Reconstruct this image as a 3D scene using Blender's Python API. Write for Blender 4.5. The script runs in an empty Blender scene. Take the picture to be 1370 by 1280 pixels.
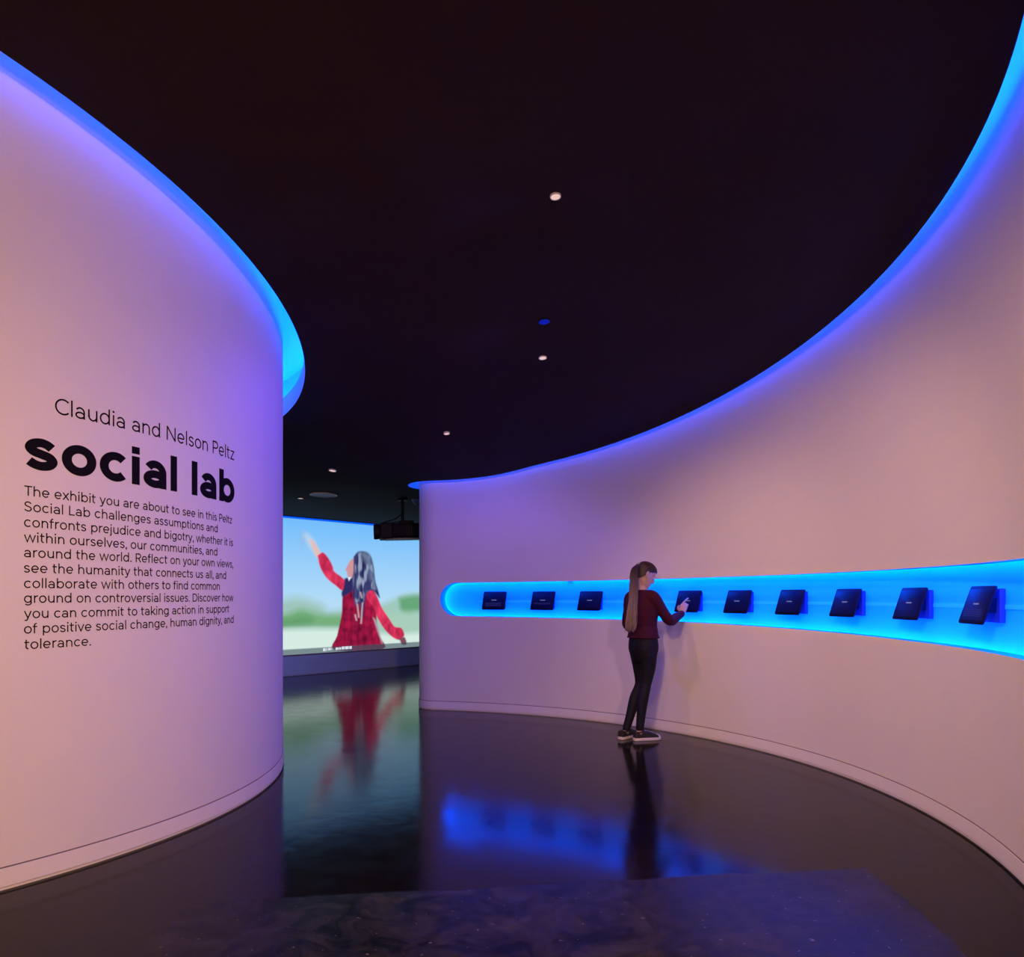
import bpy, bmesh, math, random
import numpy as np
from mathutils import Vector, Matrix, geometry

random.seed(7)
R = math.radians
scene = bpy.context.scene
COL = scene.collection

# ------------------------------------------------------------------ camera, world, exposure
FPX, HORIZON, EYE = 1020.0, 798.0, 1.33          # focal length in pixels, eye line, eye height
cam_d = bpy.data.cameras.new('camera')
cam_d.sensor_fit = 'HORIZONTAL'
cam_d.sensor_width = 36.0
cam_d.lens = FPX / 1370.0 * 36.0
cam_d.shift_y = (HORIZON - 640.0) / 1370.0
cam_d.clip_start = 0.05
cam = bpy.data.objects.new('camera', cam_d)
cam.location = (0, 0, EYE)
cam.rotation_euler = (R(90), 0, 0)
COL.objects.link(cam)
scene.camera = cam

world = bpy.data.worlds.new('world')
scene.world = world
world.use_nodes = True
world.node_tree.nodes['Background'].inputs[0].default_value = (0.25, 0.2, 0.5, 1)
world.node_tree.nodes['Background'].inputs[1].default_value = 0.004

scene.view_settings.view_transform = 'Standard'
scene.view_settings.look = 'None'
scene.view_settings.exposure = 0.0
scene.view_settings.gamma = 1.0
scene.view_settings.use_curve_mapping = False
scene.cycles.use_denoising = True
scene.cycles.max_bounces = 10
scene.cycles.diffuse_bounces = 6
scene.cycles.sample_clamp_indirect = 6.0
scene.cycles.caustics_reflective = False
scene.cycles.caustics_refractive = False

WARM = (1.0, 0.54, 0.36)
PINK = (1.0, 0.54, 0.38)


def spot(name, loc, target, watts, angle, blend, size, color=WARM):
    d = bpy.data.lights.new(name, 'SPOT')
    d.energy = watts
    d.color = color
    d.spot_size = R(angle)
    d.spot_blend = blend
    d.shadow_soft_size = size
    o = bpy.data.objects.new(name, d)
    o.location = loc
    o.rotation_euler = (Vector(target) - Vector(loc)).to_track_quat('-Z', 'Y').to_euler()
    COL.objects.link(o)
    return o


# unseen warm lamps without fixtures, added to brighten the two curved walls
spot('spot_lamp', (1.2, -2.2, 3.1), (-2.0, 4.0, 1.3), 600, 90, 0.9, 0.15, WARM)
spot('spot_lamp', (-1.2, -2.2, 3.1), (2.0, 5.0, 1.3), 250, 110, 0.6, 0.20, WARM)
spot('spot_lamp', (-0.7, 0.6, 3.3), (2.5, 4.6, -0.1), 820, 80, 1.0, 0.20, WARM)
spot('spot_lamp', (0.9, 0.4, 3.3), (-2.3, 3.6, -0.3), 370, 75, 1.0, 0.20, WARM)


# ------------------------------------------------------------------ helpers
def tag(o, label=None, cat=None, group=None, kind=None):
    if label: o['label'] = label
    if cat: o['category'] = cat
    if group: o['group'] = group
    if kind: o['kind'] = kind
    return o


def empty(name, loc, rot=None):
    o = bpy.data.objects.new(name, None)
    o.empty_display_size = 0.1
    o.location = loc
    if rot is not None: o.rotation_euler = rot
    COL.objects.link(o)
    return o


def obj(name, bm, material, parent=None, smooth=None, world_space=False):
    me = bpy.data.meshes.new(name)
    if isinstance(bm, bmesh.types.BMesh):
        bm.normal_update()
        bm.to_mesh(me)
        bm.free()
    else:
        me.from_pydata(bm[0], [], bm[1])
    me.update()
    for m in (material if isinstance(material, (list, tuple)) else [material]):
        me.materials.append(m)
    if smooth is not None:
        me.polygons.foreach_set('use_smooth', [True] * len(me.polygons))
        if smooth < 180: me.set_sharp_from_angle(angle=R(smooth))
    o = bpy.data.objects.new(name, me)
    COL.objects.link(o)
    if parent is not None:
        o.parent = parent
        if world_space:                       # mesh was written in world coordinates
            
            Mw = parent.matrix_basis.copy(); q = parent.parent
            while q is not None: Mw = q.matrix_basis @ Mw; q = q.parent
            me.transform(Mw.inverted())
    return o


def new_mat(name):
    m = bpy.data.materials.new(name)
    m.use_nodes = True
    nt = m.node_tree
    return m, nt, nt.nodes['Principled BSDF']


def mat(name, col, rough=0.5, metal=0.0, emit=None, estr=1.0, spec=0.5, vary=0.06, scale=20.0, bump=0.0, bscale=80.0):
    m, nt, b = new_mat(name)
    b.inputs['Roughness'].default_value = rough
    b.inputs['Metallic'].default_value = metal
    b.inputs['Specular IOR Level'].default_value = spec
    tc = nt.nodes.new('ShaderNodeTexCoord')
    nz = nt.nodes.new('ShaderNodeTexNoise')
    nz.inputs['Scale'].default_value = scale
    nz.inputs['Detail'].default_value = 4
    nt.links.new(tc.outputs['Object'], nz.inputs['Vector'])
    mix = nt.nodes.new('ShaderNodeMix')
    mix.data_type = 'RGBA'
    mix.inputs['A'].default_value = tuple(c * (1 - vary) for c in col) + (1,)
    mix.inputs['B'].default_value = tuple(min(1, c * (1 + vary)) for c in col) + (1,)
    nt.links.new(nz.outputs['Fac'], mix.inputs['Factor'])
    nt.links.new(mix.outputs['Result'], b.inputs['Base Color'])
    if emit:
        b.inputs['Emission Color'].default_value = tuple(emit) + (1,)
        b.inputs['Emission Strength'].default_value = estr
    if bump > 0:
        n2 = nt.nodes.new('ShaderNodeTexNoise')
        n2.inputs['Scale'].default_value = bscale
        n2.inputs['Detail'].default_value = 3
        nt.links.new(tc.outputs['Object'], n2.inputs['Vector'])
        bp = nt.nodes.new('ShaderNodeBump')
        bp.inputs['Strength'].default_value = bump
        bp.inputs['Distance'].default_value = 0.004
        nt.links.new(n2.outputs['Fac'], bp.inputs['Height'])
        nt.links.new(bp.outputs['Normal'], b.inputs['Normal'])
    return m


def emitter(name, col, strength, sampling=None):
    m = bpy.data.materials.new(name)
    m.use_nodes = True
    nt = m.node_tree
    nt.nodes.clear()
    out = nt.nodes.new('ShaderNodeOutputMaterial')
    e = nt.nodes.new('ShaderNodeEmission')
    e.inputs[0].default_value = tuple(col) + (1,)
    e.inputs[1].default_value = strength
    nt.links.new(e.outputs[0], out.inputs[0])
    if sampling: m.cycles.emission_sampling = sampling
    return m


def at(px, py, Z):
    """point at depth Z that the photograph shows at pixel px, py"""
    return Vector(((px - 685.0) / FPX * Z, Z, EYE + (HORIZON - py) / FPX * Z))


def add_box(bm, c, s, M=None, bevel=0.0, seg=2):
    g = bmesh.ops.create_cube(bm, size=1.0)
    vs = g['verts']
    for v in vs: v.co = Vector((v.co.x * s[0], v.co.y * s[1], v.co.z * s[2]))
    if bevel > 0:
        es = list({e for v in vs for e in v.link_edges})
        r = bmesh.ops.bevel(bm, geom=es, offset=bevel, segments=seg, affect='EDGES', profile=0.5)
        vs = list({v for f in r['faces'] for v in f.verts} | {v for v in vs if v.is_valid})
        # collect the whole island
        seen = set(vs); stack = list(vs)
        while stack:
            v = stack.pop()
            for e in v.link_edges:
                w = e.other_vert(v)
                if w not in seen: seen.add(w); stack.append(w)
        vs = list(seen)
    for v in vs:
        v.co = v.co + Vector(c)
        if M is not None: v.co = M @ v.co
    return vs


def frame_of(d, ref=Vector((0, 0, 1))):
    d = d.normalized()
    if abs(d.dot(ref)) > 0.97: ref = Vector((1, 0, 0))
    a = ref.cross(d).normalized()
    return a, d.cross(a).normalized()


def add_loft(bm, rings, cap=True, closed=False):
    rows = [[bm.verts.new(p) for p in r] for r in rings]
    n = len(rows[0])
    pairs = list(zip(rows, rows[1:])) + ([(rows[-1], rows[0])] if closed else [])
    for a, b in pairs:
        for k in range(n):
            bm.faces.new((a[k], a[(k + 1) % n], b[(k + 1) % n], b[k]))
    if cap and not closed:
        bm.faces.new(list(reversed(rows[0])))
        bm.faces.new(rows[-1])


def add_tube(bm, pts, radii, n=10, round_ends=True):
    """tapered tube through points; radii are numbers"""
    pts = [Vector(p) for p in pts]
    if not isinstance(radii, (list, tuple)): radii = [radii] * len(pts)
    rings = []
    prev = None
    for i, p in enumerate(pts):
        d = (pts[min(i + 1, len(pts) - 1)] - pts[max(i - 1, 0)])
        if prev is None: a, b = frame_of(d)
        else:
            a = (prev - d.normalized() * prev.dot(d.normalized())).normalized()
            b = d.normalized().cross(a)
        prev = a
        ring = lambda c, r: [c + (a * math.cos(t) + b * math.sin(t)) * r for t in [2 * math.pi * k / n for k in range(n)]]
        dn = d.normalized()
        if i == 0 and round_ends:
            for q in (80, 50, 25): rings.append(ring(p - dn * radii[0] * math.sin(R(q)), radii[0] * math.cos(R(q))))
        rings.append(ring(p, radii[i]))
        if i == len(pts) - 1 and round_ends:
            for q in (25, 50, 80): rings.append(ring(p + dn * radii[i] * math.sin(R(q)), radii[i] * math.cos(R(q))))
    add_loft(bm, rings)


def smooth_pts(pts, per=6):
    pts = [Vector(p) for p in pts]
    out = []
    P = [2 * pts[0] - pts[1]] + pts + [2 * pts[-1] - pts[-2]]
    for i in range(1, len(P) - 2):
        for k in range(per):
            t = k / per
            a, b, c, d = P[i - 1], P[i], P[i + 1], P[i + 2]
            out.append(0.5 * ((2 * b) + (c - a) * t + (2 * a - 5 * b + 4 * c - d) * t * t + (3 * b - a - 3 * c + d) * t ** 3))
    out.append(pts[-1])
    return out


def add_disc_solid(bm, c, r0, r1, z0, z1, n=40):
    """lathe ring or disc; r0 inner radius (0 for a full disc)"""
    c = Vector(c)
    def ring(r, z): return [c + Vector((r * math.cos(2 * math.pi * k / n), r * math.sin(2 * math.pi * k / n), z)) for k in range(n)]
    if r0 <= 0:
        add_loft(bm, [ring(r1, z0), ring(r1, z1)])
    else:
        add_loft(bm, [ring(r0, z0), ring(r1, z0), ring(r1, z1), ring(r0, z1)], closed=True)


def remesh(bm, voxel, smooth_iter=4):
    me = bpy.data.meshes.new('tmp')
    bmesh.ops.recalc_face_normals(bm, faces=bm.faces)
    bm.to_mesh(me); bm.free()
    o = bpy.data.objects.new('tmp', me)
    COL.objects.link(o)
    md = o.modifiers.new('r', 'REMESH'); md.mode = 'VOXEL'; md.voxel_size = voxel
    ms = o.modifiers.new('s', 'SMOOTH'); ms.factor = 0.5; ms.iterations = smooth_iter
    dg = bpy.context.evaluated_depsgraph_get()
    dg.update()
    out = bpy.data.meshes.new_from_object(o.evaluated_get(dg))
    bpy.data.objects.remove(o)
    bpy.data.meshes.remove(me)
    b2 = bmesh.new(); b2.from_mesh(out)
    bpy.data.meshes.remove(out)
    return b2


# ------------------------------------------------------------------ materials
M_WALL = mat('white_wall_paint', (0.76, 0.745, 0.74), 0.75, vary=0.02, scale=3, bump=0.03, bscale=160, spec=0.3)
M_BASE = mat('white_baseboard_paint', (0.80, 0.785, 0.78), 0.6, vary=0.03, scale=6, spec=0.3)
M_COVE = mat('cove_white_paint', (0.80, 0.80, 0.80), 0.8, vary=0.02, scale=3, spec=0.2)
M_CEIL = mat('black_ceiling_paint', (0.034, 0.018, 0.012), 0.9, vary=0.25, scale=1.2, spec=0.08)
M_DARK = mat('dark_far_wall_paint', (0.03, 0.028, 0.032), 0.85, vary=0.15, scale=2, spec=0.2)
M_GREYWALL = mat('grey_screen_wall_paint', (0.5, 0.5, 0.55), 0.7, vary=0.05, scale=3, spec=0.3)
M_INK = mat('black_vinyl', (0.007, 0.006, 0.010), 0.8, vary=0.1, scale=10, spec=0.05)
LED = (0.0, 0.085, 1.0)
M_LEDC = emitter("blue_cove_led", (0.0, 0.06, 1.0), 150.0)
M_LEDN = emitter("blue_niche_led", (0.0, 0.085, 1.0), 165.0)

# polished concrete floor
m, nt, b = new_mat('polished_dark_concrete')
M_FLOOR = m
L = nt.links.new
tc = nt.nodes.new('ShaderNodeTexCoord')
def noise(scale, detail=5, dist=0.0, rough=0.55):
    n = nt.nodes.new('ShaderNodeTexNoise'); n.inputs['Scale'].default_value = scale
    n.inputs['Detail'].default_value = detail; n.inputs['Distortion'].default_value = dist; n.inputs['Roughness'].default_value = rough
    L(tc.outputs['Object'], n.inputs['Vector']); return n
def math_n(op, a=None, b=None, clamp=False):
    n = nt.nodes.new('ShaderNodeMath'); n.operation = op; n.use_clamp = clamp
    for i, v in enumerate((a, b)):
        if v is None: continue
        if isinstance(v, (int, float)): n.inputs[i].default_value = v
        else: L(v, n.inputs[i])
    return n.outputs[0]
sep = nt.nodes.new('ShaderNodeSeparateXYZ'); L(tc.outputs['Object'], sep.inputs[0])
n_patch = noise(5.0, 10, 1.2, 0.78)
n_big, n_mid, n_fine, n_edge = noise(0.9, 6, 0.6), noise(6, 6, 0.4), noise(55, 4), noise(2.3, 5)
# the rougher slab nearest the viewer ends along a straight pour joint
wob = math_n('MULTIPLY', math_n('SUBTRACT', n_edge.outputs['Fac'], 0.5), 0.10)
line = math_n('ADD', math_n('MULTIPLY', sep.outputs['X'], 0.14), 3.52)
d1 = math_n('ADD', math_n('SUBTRACT', line, sep.outputs['Y']), wob)
d2 = math_n('ADD', math_n('SUBTRACT', math_n('ADD', math_n('MULTIPLY', sep.outputs['Y'], 0.06), 1.54), sep.outputs['X']), wob)
d3 = math_n('ADD', math_n('ADD', sep.outputs['X'], 1.42), math_n('MULTIPLY', wob, 2.0))
msk = math_n('MULTIPLY', math_n('MULTIPLY', d1, 40.0, True), math_n('MULTIPLY', math_n('MULTIPLY', d2, 40.0, True), math_n('MULTIPLY', d3, 14.0, True)))
def ramp(inp, p0, p1, c0, c1):
    r = nt.nodes.new('ShaderNodeValToRGB'); e = r.color_ramp.elements
    e[0].position, e[1].position = p0, p1; e[0].color, e[1].color = tuple(c0) + (1,), tuple(c1) + (1,)
    L(inp, r.inputs[0]); return r.outputs[0]
def mixc(f, a, b):
    x = nt.nodes.new('ShaderNodeMix'); x.data_type = 'RGBA'; L(f, x.inputs['Factor']); L(a, x.inputs['A']); L(b, x.inputs['B']); return x.outputs['Result']
colA = ramp(n_big.outputs['Fac'], 0.3, 0.75, (0.003, 0.0024, 0.002), (0.007, 0.006, 0.0055))
colB = ramp(n_patch.outputs['Fac'], 0.42, 0.70, (0.002, 0.0018, 0.0018), (0.036, 0.031, 0.029))
n_speck = noise(34, 2)
speck = math_n('MULTIPLY', math_n('MULTIPLY', math_n('SUBTRACT', n_speck.outputs['Fac'], 0.70), 40.0, True), msk)
pale = nt.nodes.new('ShaderNodeRGB'); pale.outputs[0].default_value = (0.16, 0.13, 0.12, 1)
L(mixc(speck, mixc(msk, colA, colB), pale.outputs[0]), b.inputs['Base Color'])
rA = math_n('ADD', math_n('MULTIPLY', n_mid.outputs['Fac'], 0.14), 0.06)
rB = math_n('ADD', math_n('MULTIPLY', n_patch.outputs['Fac'], 0.22), 0.20)
rr = math_n('ADD', math_n('MULTIPLY', rA, math_n('SUBTRACT', 1.0, msk)), math_n('MULTIPLY', rB, msk))
L(rr, b.inputs['Roughness'])
b.inputs['IOR'].default_value = 1.20
bp = nt.nodes.new('ShaderNodeBump'); bp.inputs['Strength'].default_value = 0.07; bp.inputs['Distance'].default_value = 0.01
L(math_n('ADD', n_mid.outputs['Fac'], math_n('MULTIPLY', n_fine.outputs['Fac'], 0.15)), bp.inputs['Height'])
L(bp.outputs['Normal'], b.inputs['Normal'])

# ------------------------------------------------------------------ plan of the place
CL, RL = Vector((-4.71, 5.25)), 3.0               # the drum shaped wall on the left
CR, RR = Vector((-1.73, 4.77)), 4.28              # the concave wall on the right
TH0, TH1, NOSE = -32.0, 79.0, 0.256
GL, GR = 0.17, 0.135                              # width of the light slot round each wall


def sstep(a, b, x):
    t = min(1, max(0, (x - a) / (b - a)))
    return t * t * (3 - 2 * t)


def ceil_z(x, y):
    zr = -0.015249 * y * y + 0.015229 * y + 3.72763 if y > 0.5 else 3.7315
    zl = 4.03303 - 0.10928 * x - 0.17794 * max(y, 0.5)
    t = sstep(-1.4, 0.4, x)
    z = zl * (1 - t) + zr * t
    lo = 2.665
    k = 0.05                                       # soft maximum
    return lo + k * math.log1p(math.exp((z - lo) / k)) if (z - lo) / k < 30 else z


def left_path(step=1.0, a0=-78, a1=78):
    """centre-of-arc points with outward normals, ordered round the drum"""
    out = []
    n = int(round((a1 - a0) / step))
    for i in range(n + 1):
        a = R(a0 + (a1 - a0) * i / n)
        out.append((Vector((CL.x + RL * math.cos(a), CL.y + RL * math.sin(a))), Vector((math.cos(a), math.sin(a)))))
    return out


def right_path(step=1.0, far=True, near=True):
    out = []
    def nose(th, sgn, rng):
        no = Vector((math.cos(th), math.sin(th))); t = Vector((-math.sin(th), math.cos(th))) * sgn
        c = CR + no * (RR + NOSE)
        for q in rng:
            d = -no * math.cos(R(q)) + t * math.sin(R(q))
            out.append((c + d * NOSE, d))
    if near: nose(R(TH0), -1, range(180, 0, -6))
    n = int(round((TH1 - TH0) / step))
    for i in range(n + 1):
        a = R(TH0 + (TH1 - TH0) * i / n)
        d = Vector((-math.cos(a), -math.sin(a)))
        out.append((CR - d * RR, d))
    if far: nose(R(TH1), 1, range(6, 181, 6))
    return out


def outline(path, off):
    return [p + n * off for p, n in path]


def left_outline(off):
    o = outline(left_path(), off)
    return o + [Vector((-8.2, o[-1].y)), Vector((-8.2, o[0].y))]


def right_outline(off):
    o = outline(right_path(), off)
    rb = RR + 2 * NOSE + off
    for i in range(36):
        a = R(TH1 - (TH1 - TH0) * (i + 0.5) / 36)
        o.append(CR + Vector((math.cos(a), math.sin(a))) * rb)
    return o


def inside(pt, poly):
    x, y = pt; c = False
    j = len(poly) - 1
    for i in range(len(poly)):
        xi, yi = poly[i]; xj, yj = poly[j]
        if (yi > y) != (yj > y) and x < (xj - xi) * (y - yi) / (yj - yi) + xi: c = not c
        j = i
    return c


def cdt(outer, holes, extra):
    vs = [Vector(p) for p in outer]; es = [(i, (i + 1) % len(outer)) for i in range(len(outer))]
    for h in holes:
        k = len(vs); vs += [Vector(p) for p in h]; es += [(k + i, k + (i + 1) % len(h)) for i in range(len(h))]
    vs += [Vector(p) for p in extra]
    v, e, f, *_ = geometry.delaunay_2d_cdt(vs, es, [], 0, 1e-6)
    keep = []
    for t in f:
        c = sum((v[i] for i in t), Vector((0, 0))) / len(t)
        if inside(c, outer) and not any(inside(c, h) for h in holes): keep.append(tuple(t))
    return v, keep


def sweep(path, profile, base=None, closed_profile=False):
    """profile (offset, height) carried along a path; base(x, y) gives the height zero"""
    verts, faces = [], []
    m = len(profile)
    for p, n in path:
        for off, h in profile:
            q = p + n * off
            z = h + (base(p.x + n.x * 0.15, p.y + n.y * 0.15) if base else 0.0)
            verts.append((q.x, q.y, z))
    for i in range(len(path) - 1):
        for k in range(m if closed_profile else m - 1):
            a = i * m + k; b_ = i * m + (k + 1) % m
            faces.append((a, b_, b_ + m, a + m))
    return verts, faces


def structure(name, geo, material, smooth=None, parent=None):
    o = obj(name, geo, material, parent, smooth)
    if parent is None: o['kind'] = 'structure'
    return o


XMIN, XMAX, YMIN, YMAX = -8.6, 6.0, -3.0, 17.0

# floor
bm = bmesh.new()
add_box(bm, ((XMIN + XMAX) / 2, (YMIN + YMAX) / 2, -0.05), (XMAX - XMIN, YMAX - YMIN, 0.10))
structure('floor', bm, M_FLOOR)

# ceiling: a dark slab that stops short of both curved walls
lo, ro = left_outline(GL), right_outline(GR)
outer = [(XMIN, YMIN), (XMAX, YMIN), (XMAX, YMAX), (XMIN, YMAX)]
grid = []
x = XMIN + 0.3
while x < XMAX - 0.2:
    y = YMIN + 0.3
    while y < YMAX - 0.2:
        if not inside((x, y), lo) and not inside((x, y), ro): grid.append((x, y))
        y += 0.35
    x += 0.35
v, f = cdt(outer, [lo, ro], grid)
bm = bmesh.new()
lowv = [bm.verts.new((p.x, p.y, ceil_z(p.x, p.y))) for p in v]
for t in f:
    fc = bm.faces.new([lowv[i] for i in t])
bmesh.ops.recalc_face_normals(bm, faces=bm.faces)
ceiling = structure('ceiling', bm, M_CEIL, 40)

# left drum wall
pl = left_path()
ol = left_outline(0.0)
verts, faces = [], []
for p in ol: verts += [(p.x, p.y, 0.0), (p.x, p.y, ceil_z(p.x, p.y) + 0.50)]
n = len(ol)
for i in range(n):
    j = (i + 1) % n
    faces.append((2 * i, 2 * j, 2 * j + 1, 2 * i + 1))
structure('wall_left', (verts, faces), M_WALL, 30)

# right concave wall with the long slot for the niche
S2 = lambda th: RR * R(th)
def on_right(s, z, depth=0.0):
    a = s / RR
    return (CR.x + (RR + depth) * math.cos(a), CR.y + (RR + depth) * math.sin(a), z)
S_L, S_R = S2(78.05), S2(-27.0)
def niche_edges(s):
    th = math.degrees(s / RR)
    zb = np.interp(th, [-27, -17, 2, 35, 76], [1.030, 1.038, 1.046, 1.083, 1.103])
    zt = np.interp(th, [-27, -17, 2, 35, 76], [1.505, 1.507, 1.512, 1.510, 1.492])
    return float(zb), float(zt)
def niche_outline(grow=0.0, shift=0.0):
    """stadium outline in (s, z); left cap shifted to the right by shift"""
    pts = []
    zbL, ztL = niche_edges(S_L); rl = (ztL - zbL) / 2 + grow; sl = S_L - shift + grow - rl
    zbR, ztR = niche_edges(S_R); r2 = (ztR - zbR) / 2 + grow; sr = S_R - grow + r2
    N = 150
    for i in range(N + 1):
        s = sr + (sl - sr) * i / N; pts.append((s, niche_edges(s)[0] - grow))
    zbs, zts = pts[-1][1], niche_edges(sl)[1] + grow
    for q in range(-84, 85, 6): pts.append((sl + rl * math.cos(R(q)), (zbs + zts) / 2 + (zts - zbs) / 2 * math.sin(R(q))))
    for i in range(N, -1, -1):
        s = sr + (sl - sr) * i / N; pts.append((s, niche_edges(s)[1] + grow))
    zbs, zts = niche_edges(sr)[0] - grow, niche_edges(sr)[1] + grow
    for q in range(96, 265, 6): pts.append((sr + r2 * math.cos(R(q)), (zbs + zts) / 2 + (zts - zbs) / 2 * math.sin(R(q))))
    return pts
open0 = niche_outline()
TUN, BACK, POCKET = 0.095, 0.155, 0.085
open1 = niche_outline(shift=0.030)
pock = niche_outline(grow=POCKET, shift=0.0)
sA, sB = S2(TH0), S2(TH1)
ss = np.linspace(sA, sB, 112)
def top_of(s):
    q = on_right(s, 0); return ceil_z(q[0], q[1]) + 0.50
outer = [(s, 0.0) for s in ss] + [(s, top_of(s)) for s in ss[::-1]]
extra = [(s, z) for s in ss[1:-1] for z in (0.4, 0.8, 0.98, 1.62, 1.9, 2.3, 2.6)]
v, f = cdt(outer, [open0], extra)
verts = [on_right(p.x, p.y) for p in v]
faces = list(f)
def add_strip(path):      # vertical wall along plan points
    for i in range(len(path) - 1):
        k = len(verts)
        for p in (path[i], path[i + 1]): verts.extend([(p.x, p.y, 0.0), (p.x, p.y, ceil_z(p.x, p.y) + 0.50)])
        faces.append((k, k + 2, k + 3, k + 1))
orr = right_outline(0.0)
npre = 30; narc = int(round(TH1 - TH0)) + 1
add_strip(orr[:npre + 1])
add_strip(orr[npre + narc - 1:] + [orr[0]])
bm = bmesh.new()
bv = [bm.verts.new(p) for p in verts]
for t in faces:
    try: bm.faces.new([bv[i] for i in t])
    except ValueError: pass
bmesh.ops.remove_doubles(bm, verts=bm.verts, dist=1e-4)
bmesh.ops.recalc_face_normals(bm, faces=bm.faces)
structure('wall_right', bm, M_WALL, 30)

# light box behind the slot: inner face of the wall skin, back panel and pocket rim
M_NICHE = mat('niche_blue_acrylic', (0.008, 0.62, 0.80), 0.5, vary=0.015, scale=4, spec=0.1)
M_RAIL = mat('pale_blue_rail', (0.02, 0.75, 0.85), 0.5, vary=0.02, spec=0.2)
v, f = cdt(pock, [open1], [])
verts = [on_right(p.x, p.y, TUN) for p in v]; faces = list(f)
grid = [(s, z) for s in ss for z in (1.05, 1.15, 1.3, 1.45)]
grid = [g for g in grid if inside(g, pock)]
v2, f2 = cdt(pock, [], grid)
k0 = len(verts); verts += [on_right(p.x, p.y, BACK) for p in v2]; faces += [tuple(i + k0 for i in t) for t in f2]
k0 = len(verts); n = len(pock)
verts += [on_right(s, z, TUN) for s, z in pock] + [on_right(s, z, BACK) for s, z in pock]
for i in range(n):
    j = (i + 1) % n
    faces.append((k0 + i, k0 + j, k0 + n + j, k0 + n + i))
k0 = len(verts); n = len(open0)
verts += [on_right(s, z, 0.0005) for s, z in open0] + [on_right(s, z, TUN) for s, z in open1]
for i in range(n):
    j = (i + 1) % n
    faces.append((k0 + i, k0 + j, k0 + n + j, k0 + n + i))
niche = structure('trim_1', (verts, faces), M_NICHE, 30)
# LED tape in the upper and lower pocket and round the left end
n_p = niche_outline(grow=0.060)
verts, faces = [], []
for i, (s, z) in enumerate(n_p):
    verts += [on_right(s, z, TUN + 0.012), on_right(s, z, TUN + 0.032)]
for i in range(len(n_p)):
    j = (i + 1) % len(n_p)
    faces.append((2 * i, 2 * i + 1, 2 * j + 1, 2 * j))
tag(structure('light_strip', (verts, faces), M_LEDN, parent=niche), 'blue light tape inside the niche')
# thin wiring rail along the back of the niche
verts, faces = [], []
sl = [s for s in np.linspace(S_R + 0.2, S_L - 0.42, 100)]
for s in sl:
    verts += [on_right(s, 1.262, BACK - 0.001), on_right(s, 1.262, BACK - 0.009), on_right(s, 1.288, BACK - 0.009), on_right(s, 1.288, BACK - 0.001)]
for i in range(len(sl) - 1):
    for k in range(3):
        a = 4 * i + k; faces.append((a, a + 1, a + 5, a + 4))
structure('rail', (verts, faces), M_RAIL, parent=niche)

# light coves: fascia, ledge, back and lid above the slot round each wall
def cove(name, path, g):
    prof = [(g, 0.0), (g, 0.17), (g + 0.16, 0.17), (g + 0.16, 0.46), (-0.02, 0.46)]
    c = structure(name, sweep(path, prof, ceil_z), M_COVE, 30)
    v, f = sweep(path, [(g + 0.045, 0.176), (g + 0.075, 0.182)], ceil_z)
    tag(structure('light_strip', (v, f), M_LEDC, parent=c), 'blue light tape hidden on the ledge')
    return c
cove('trim_2', left_path(), GL)
cove('trim_3', right_path(), GR)

# baseboards with a shadow gap under them
M_SHADOW_LINE = mat('painted_shadow_grey', (0.16, 0.13, 0.13), 0.8, vary=0.1)  # shade of the groove above the baseboard, painted as a dark strip
prof = [(0.002, 0.1), (0.006, 0.0992), (0.007, 0.016), (0.0, 0.016)]
for nm, pth in (('baseboard_left', left_path()), ('baseboard_right', right_path())):
    bb = structure(nm, sweep(pth, prof), M_BASE, 30)
    structure('painted_shadow_line', sweep(pth, [(0.0005, 0.1055), (0.003, 0.105), (0.003, 0.0995)]), M_SHADOW_LINE, 30, parent=bb)

# far wall under and behind the projected film, and the dark walls round the rest of the place
A = Vector((-3.79, 12.60)); B = Vector((-1.80, 14.85))
dS = (B - A).normalized(); nS = Vector((dS.y, -dS.x))     # towards the viewer
W0, W1 = A - dS * 3.2, B + dS * 2.6
def wall_slab(name, a, b, z0, z1, th, material, nrm):
    bm = bmesh.new()
    q = [a, b, b - nrm * th, a - nrm * th]
    add_loft(bm, [[Vector((p.x, p.y, z0)) for p in q], [Vector((p.x, p.y, z1)) for p in q]])
    bmesh.ops.recalc_face_normals(bm, faces=bm.faces)
    return structure(name, bm, material)
wall_slab('wall_back', W0, W1, 0.0, 2.66, 0.15, M_GREYWALL, nS)
bm = bmesh.new()
q = [W0 + nS * 0.008, W1 + nS * 0.008, W1, W0]
add_loft(bm, [[Vector((p.x, p.y, 0.012)) for p in q], [Vector((p.x, p.y, 0.105)) for p in q]])
structure('baseboard_back', bm, M_GREYWALL)
V2 = lambda x, y: Vector((x, y))
wall_slab('wall_north', V2(XMIN, YMAX), V2(XMAX, YMAX), 0, 4.6, 0.1, M_DARK, V2(0, -1))
wall_slab('wall_south', V2(XMIN, YMIN), V2(XMAX, YMIN), 0, 4.8, 0.1, M_DARK, V2(0, 1))
wall_slab('wall_west', V2(XMIN, YMIN), V2(XMIN, YMAX), 0, 4.8, 0.1, M_DARK, V2(1, 0))
wall_slab('wall_east', V2(XMAX, YMIN), V2(XMAX, YMAX), 0, 4.8, 0.1, M_DARK, V2(-1, 0))

# ------------------------------------------------------------------ lettering on the drum wall
def arc_pts(cx, cy, rx, ry, a0, a1, n=18):
    return [(cx + rx * math.cos(R(a0 + (a1 - a0) * i / n)), cy + ry * math.sin(R(a0 + (a1 - a0) * i / n))) for i in range(n + 1)]


def spl(pts, per=7):
    return [(p.x, p.y) for p in smooth_pts([Vector((x, y, 0)) for x, y in pts], per)]


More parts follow.
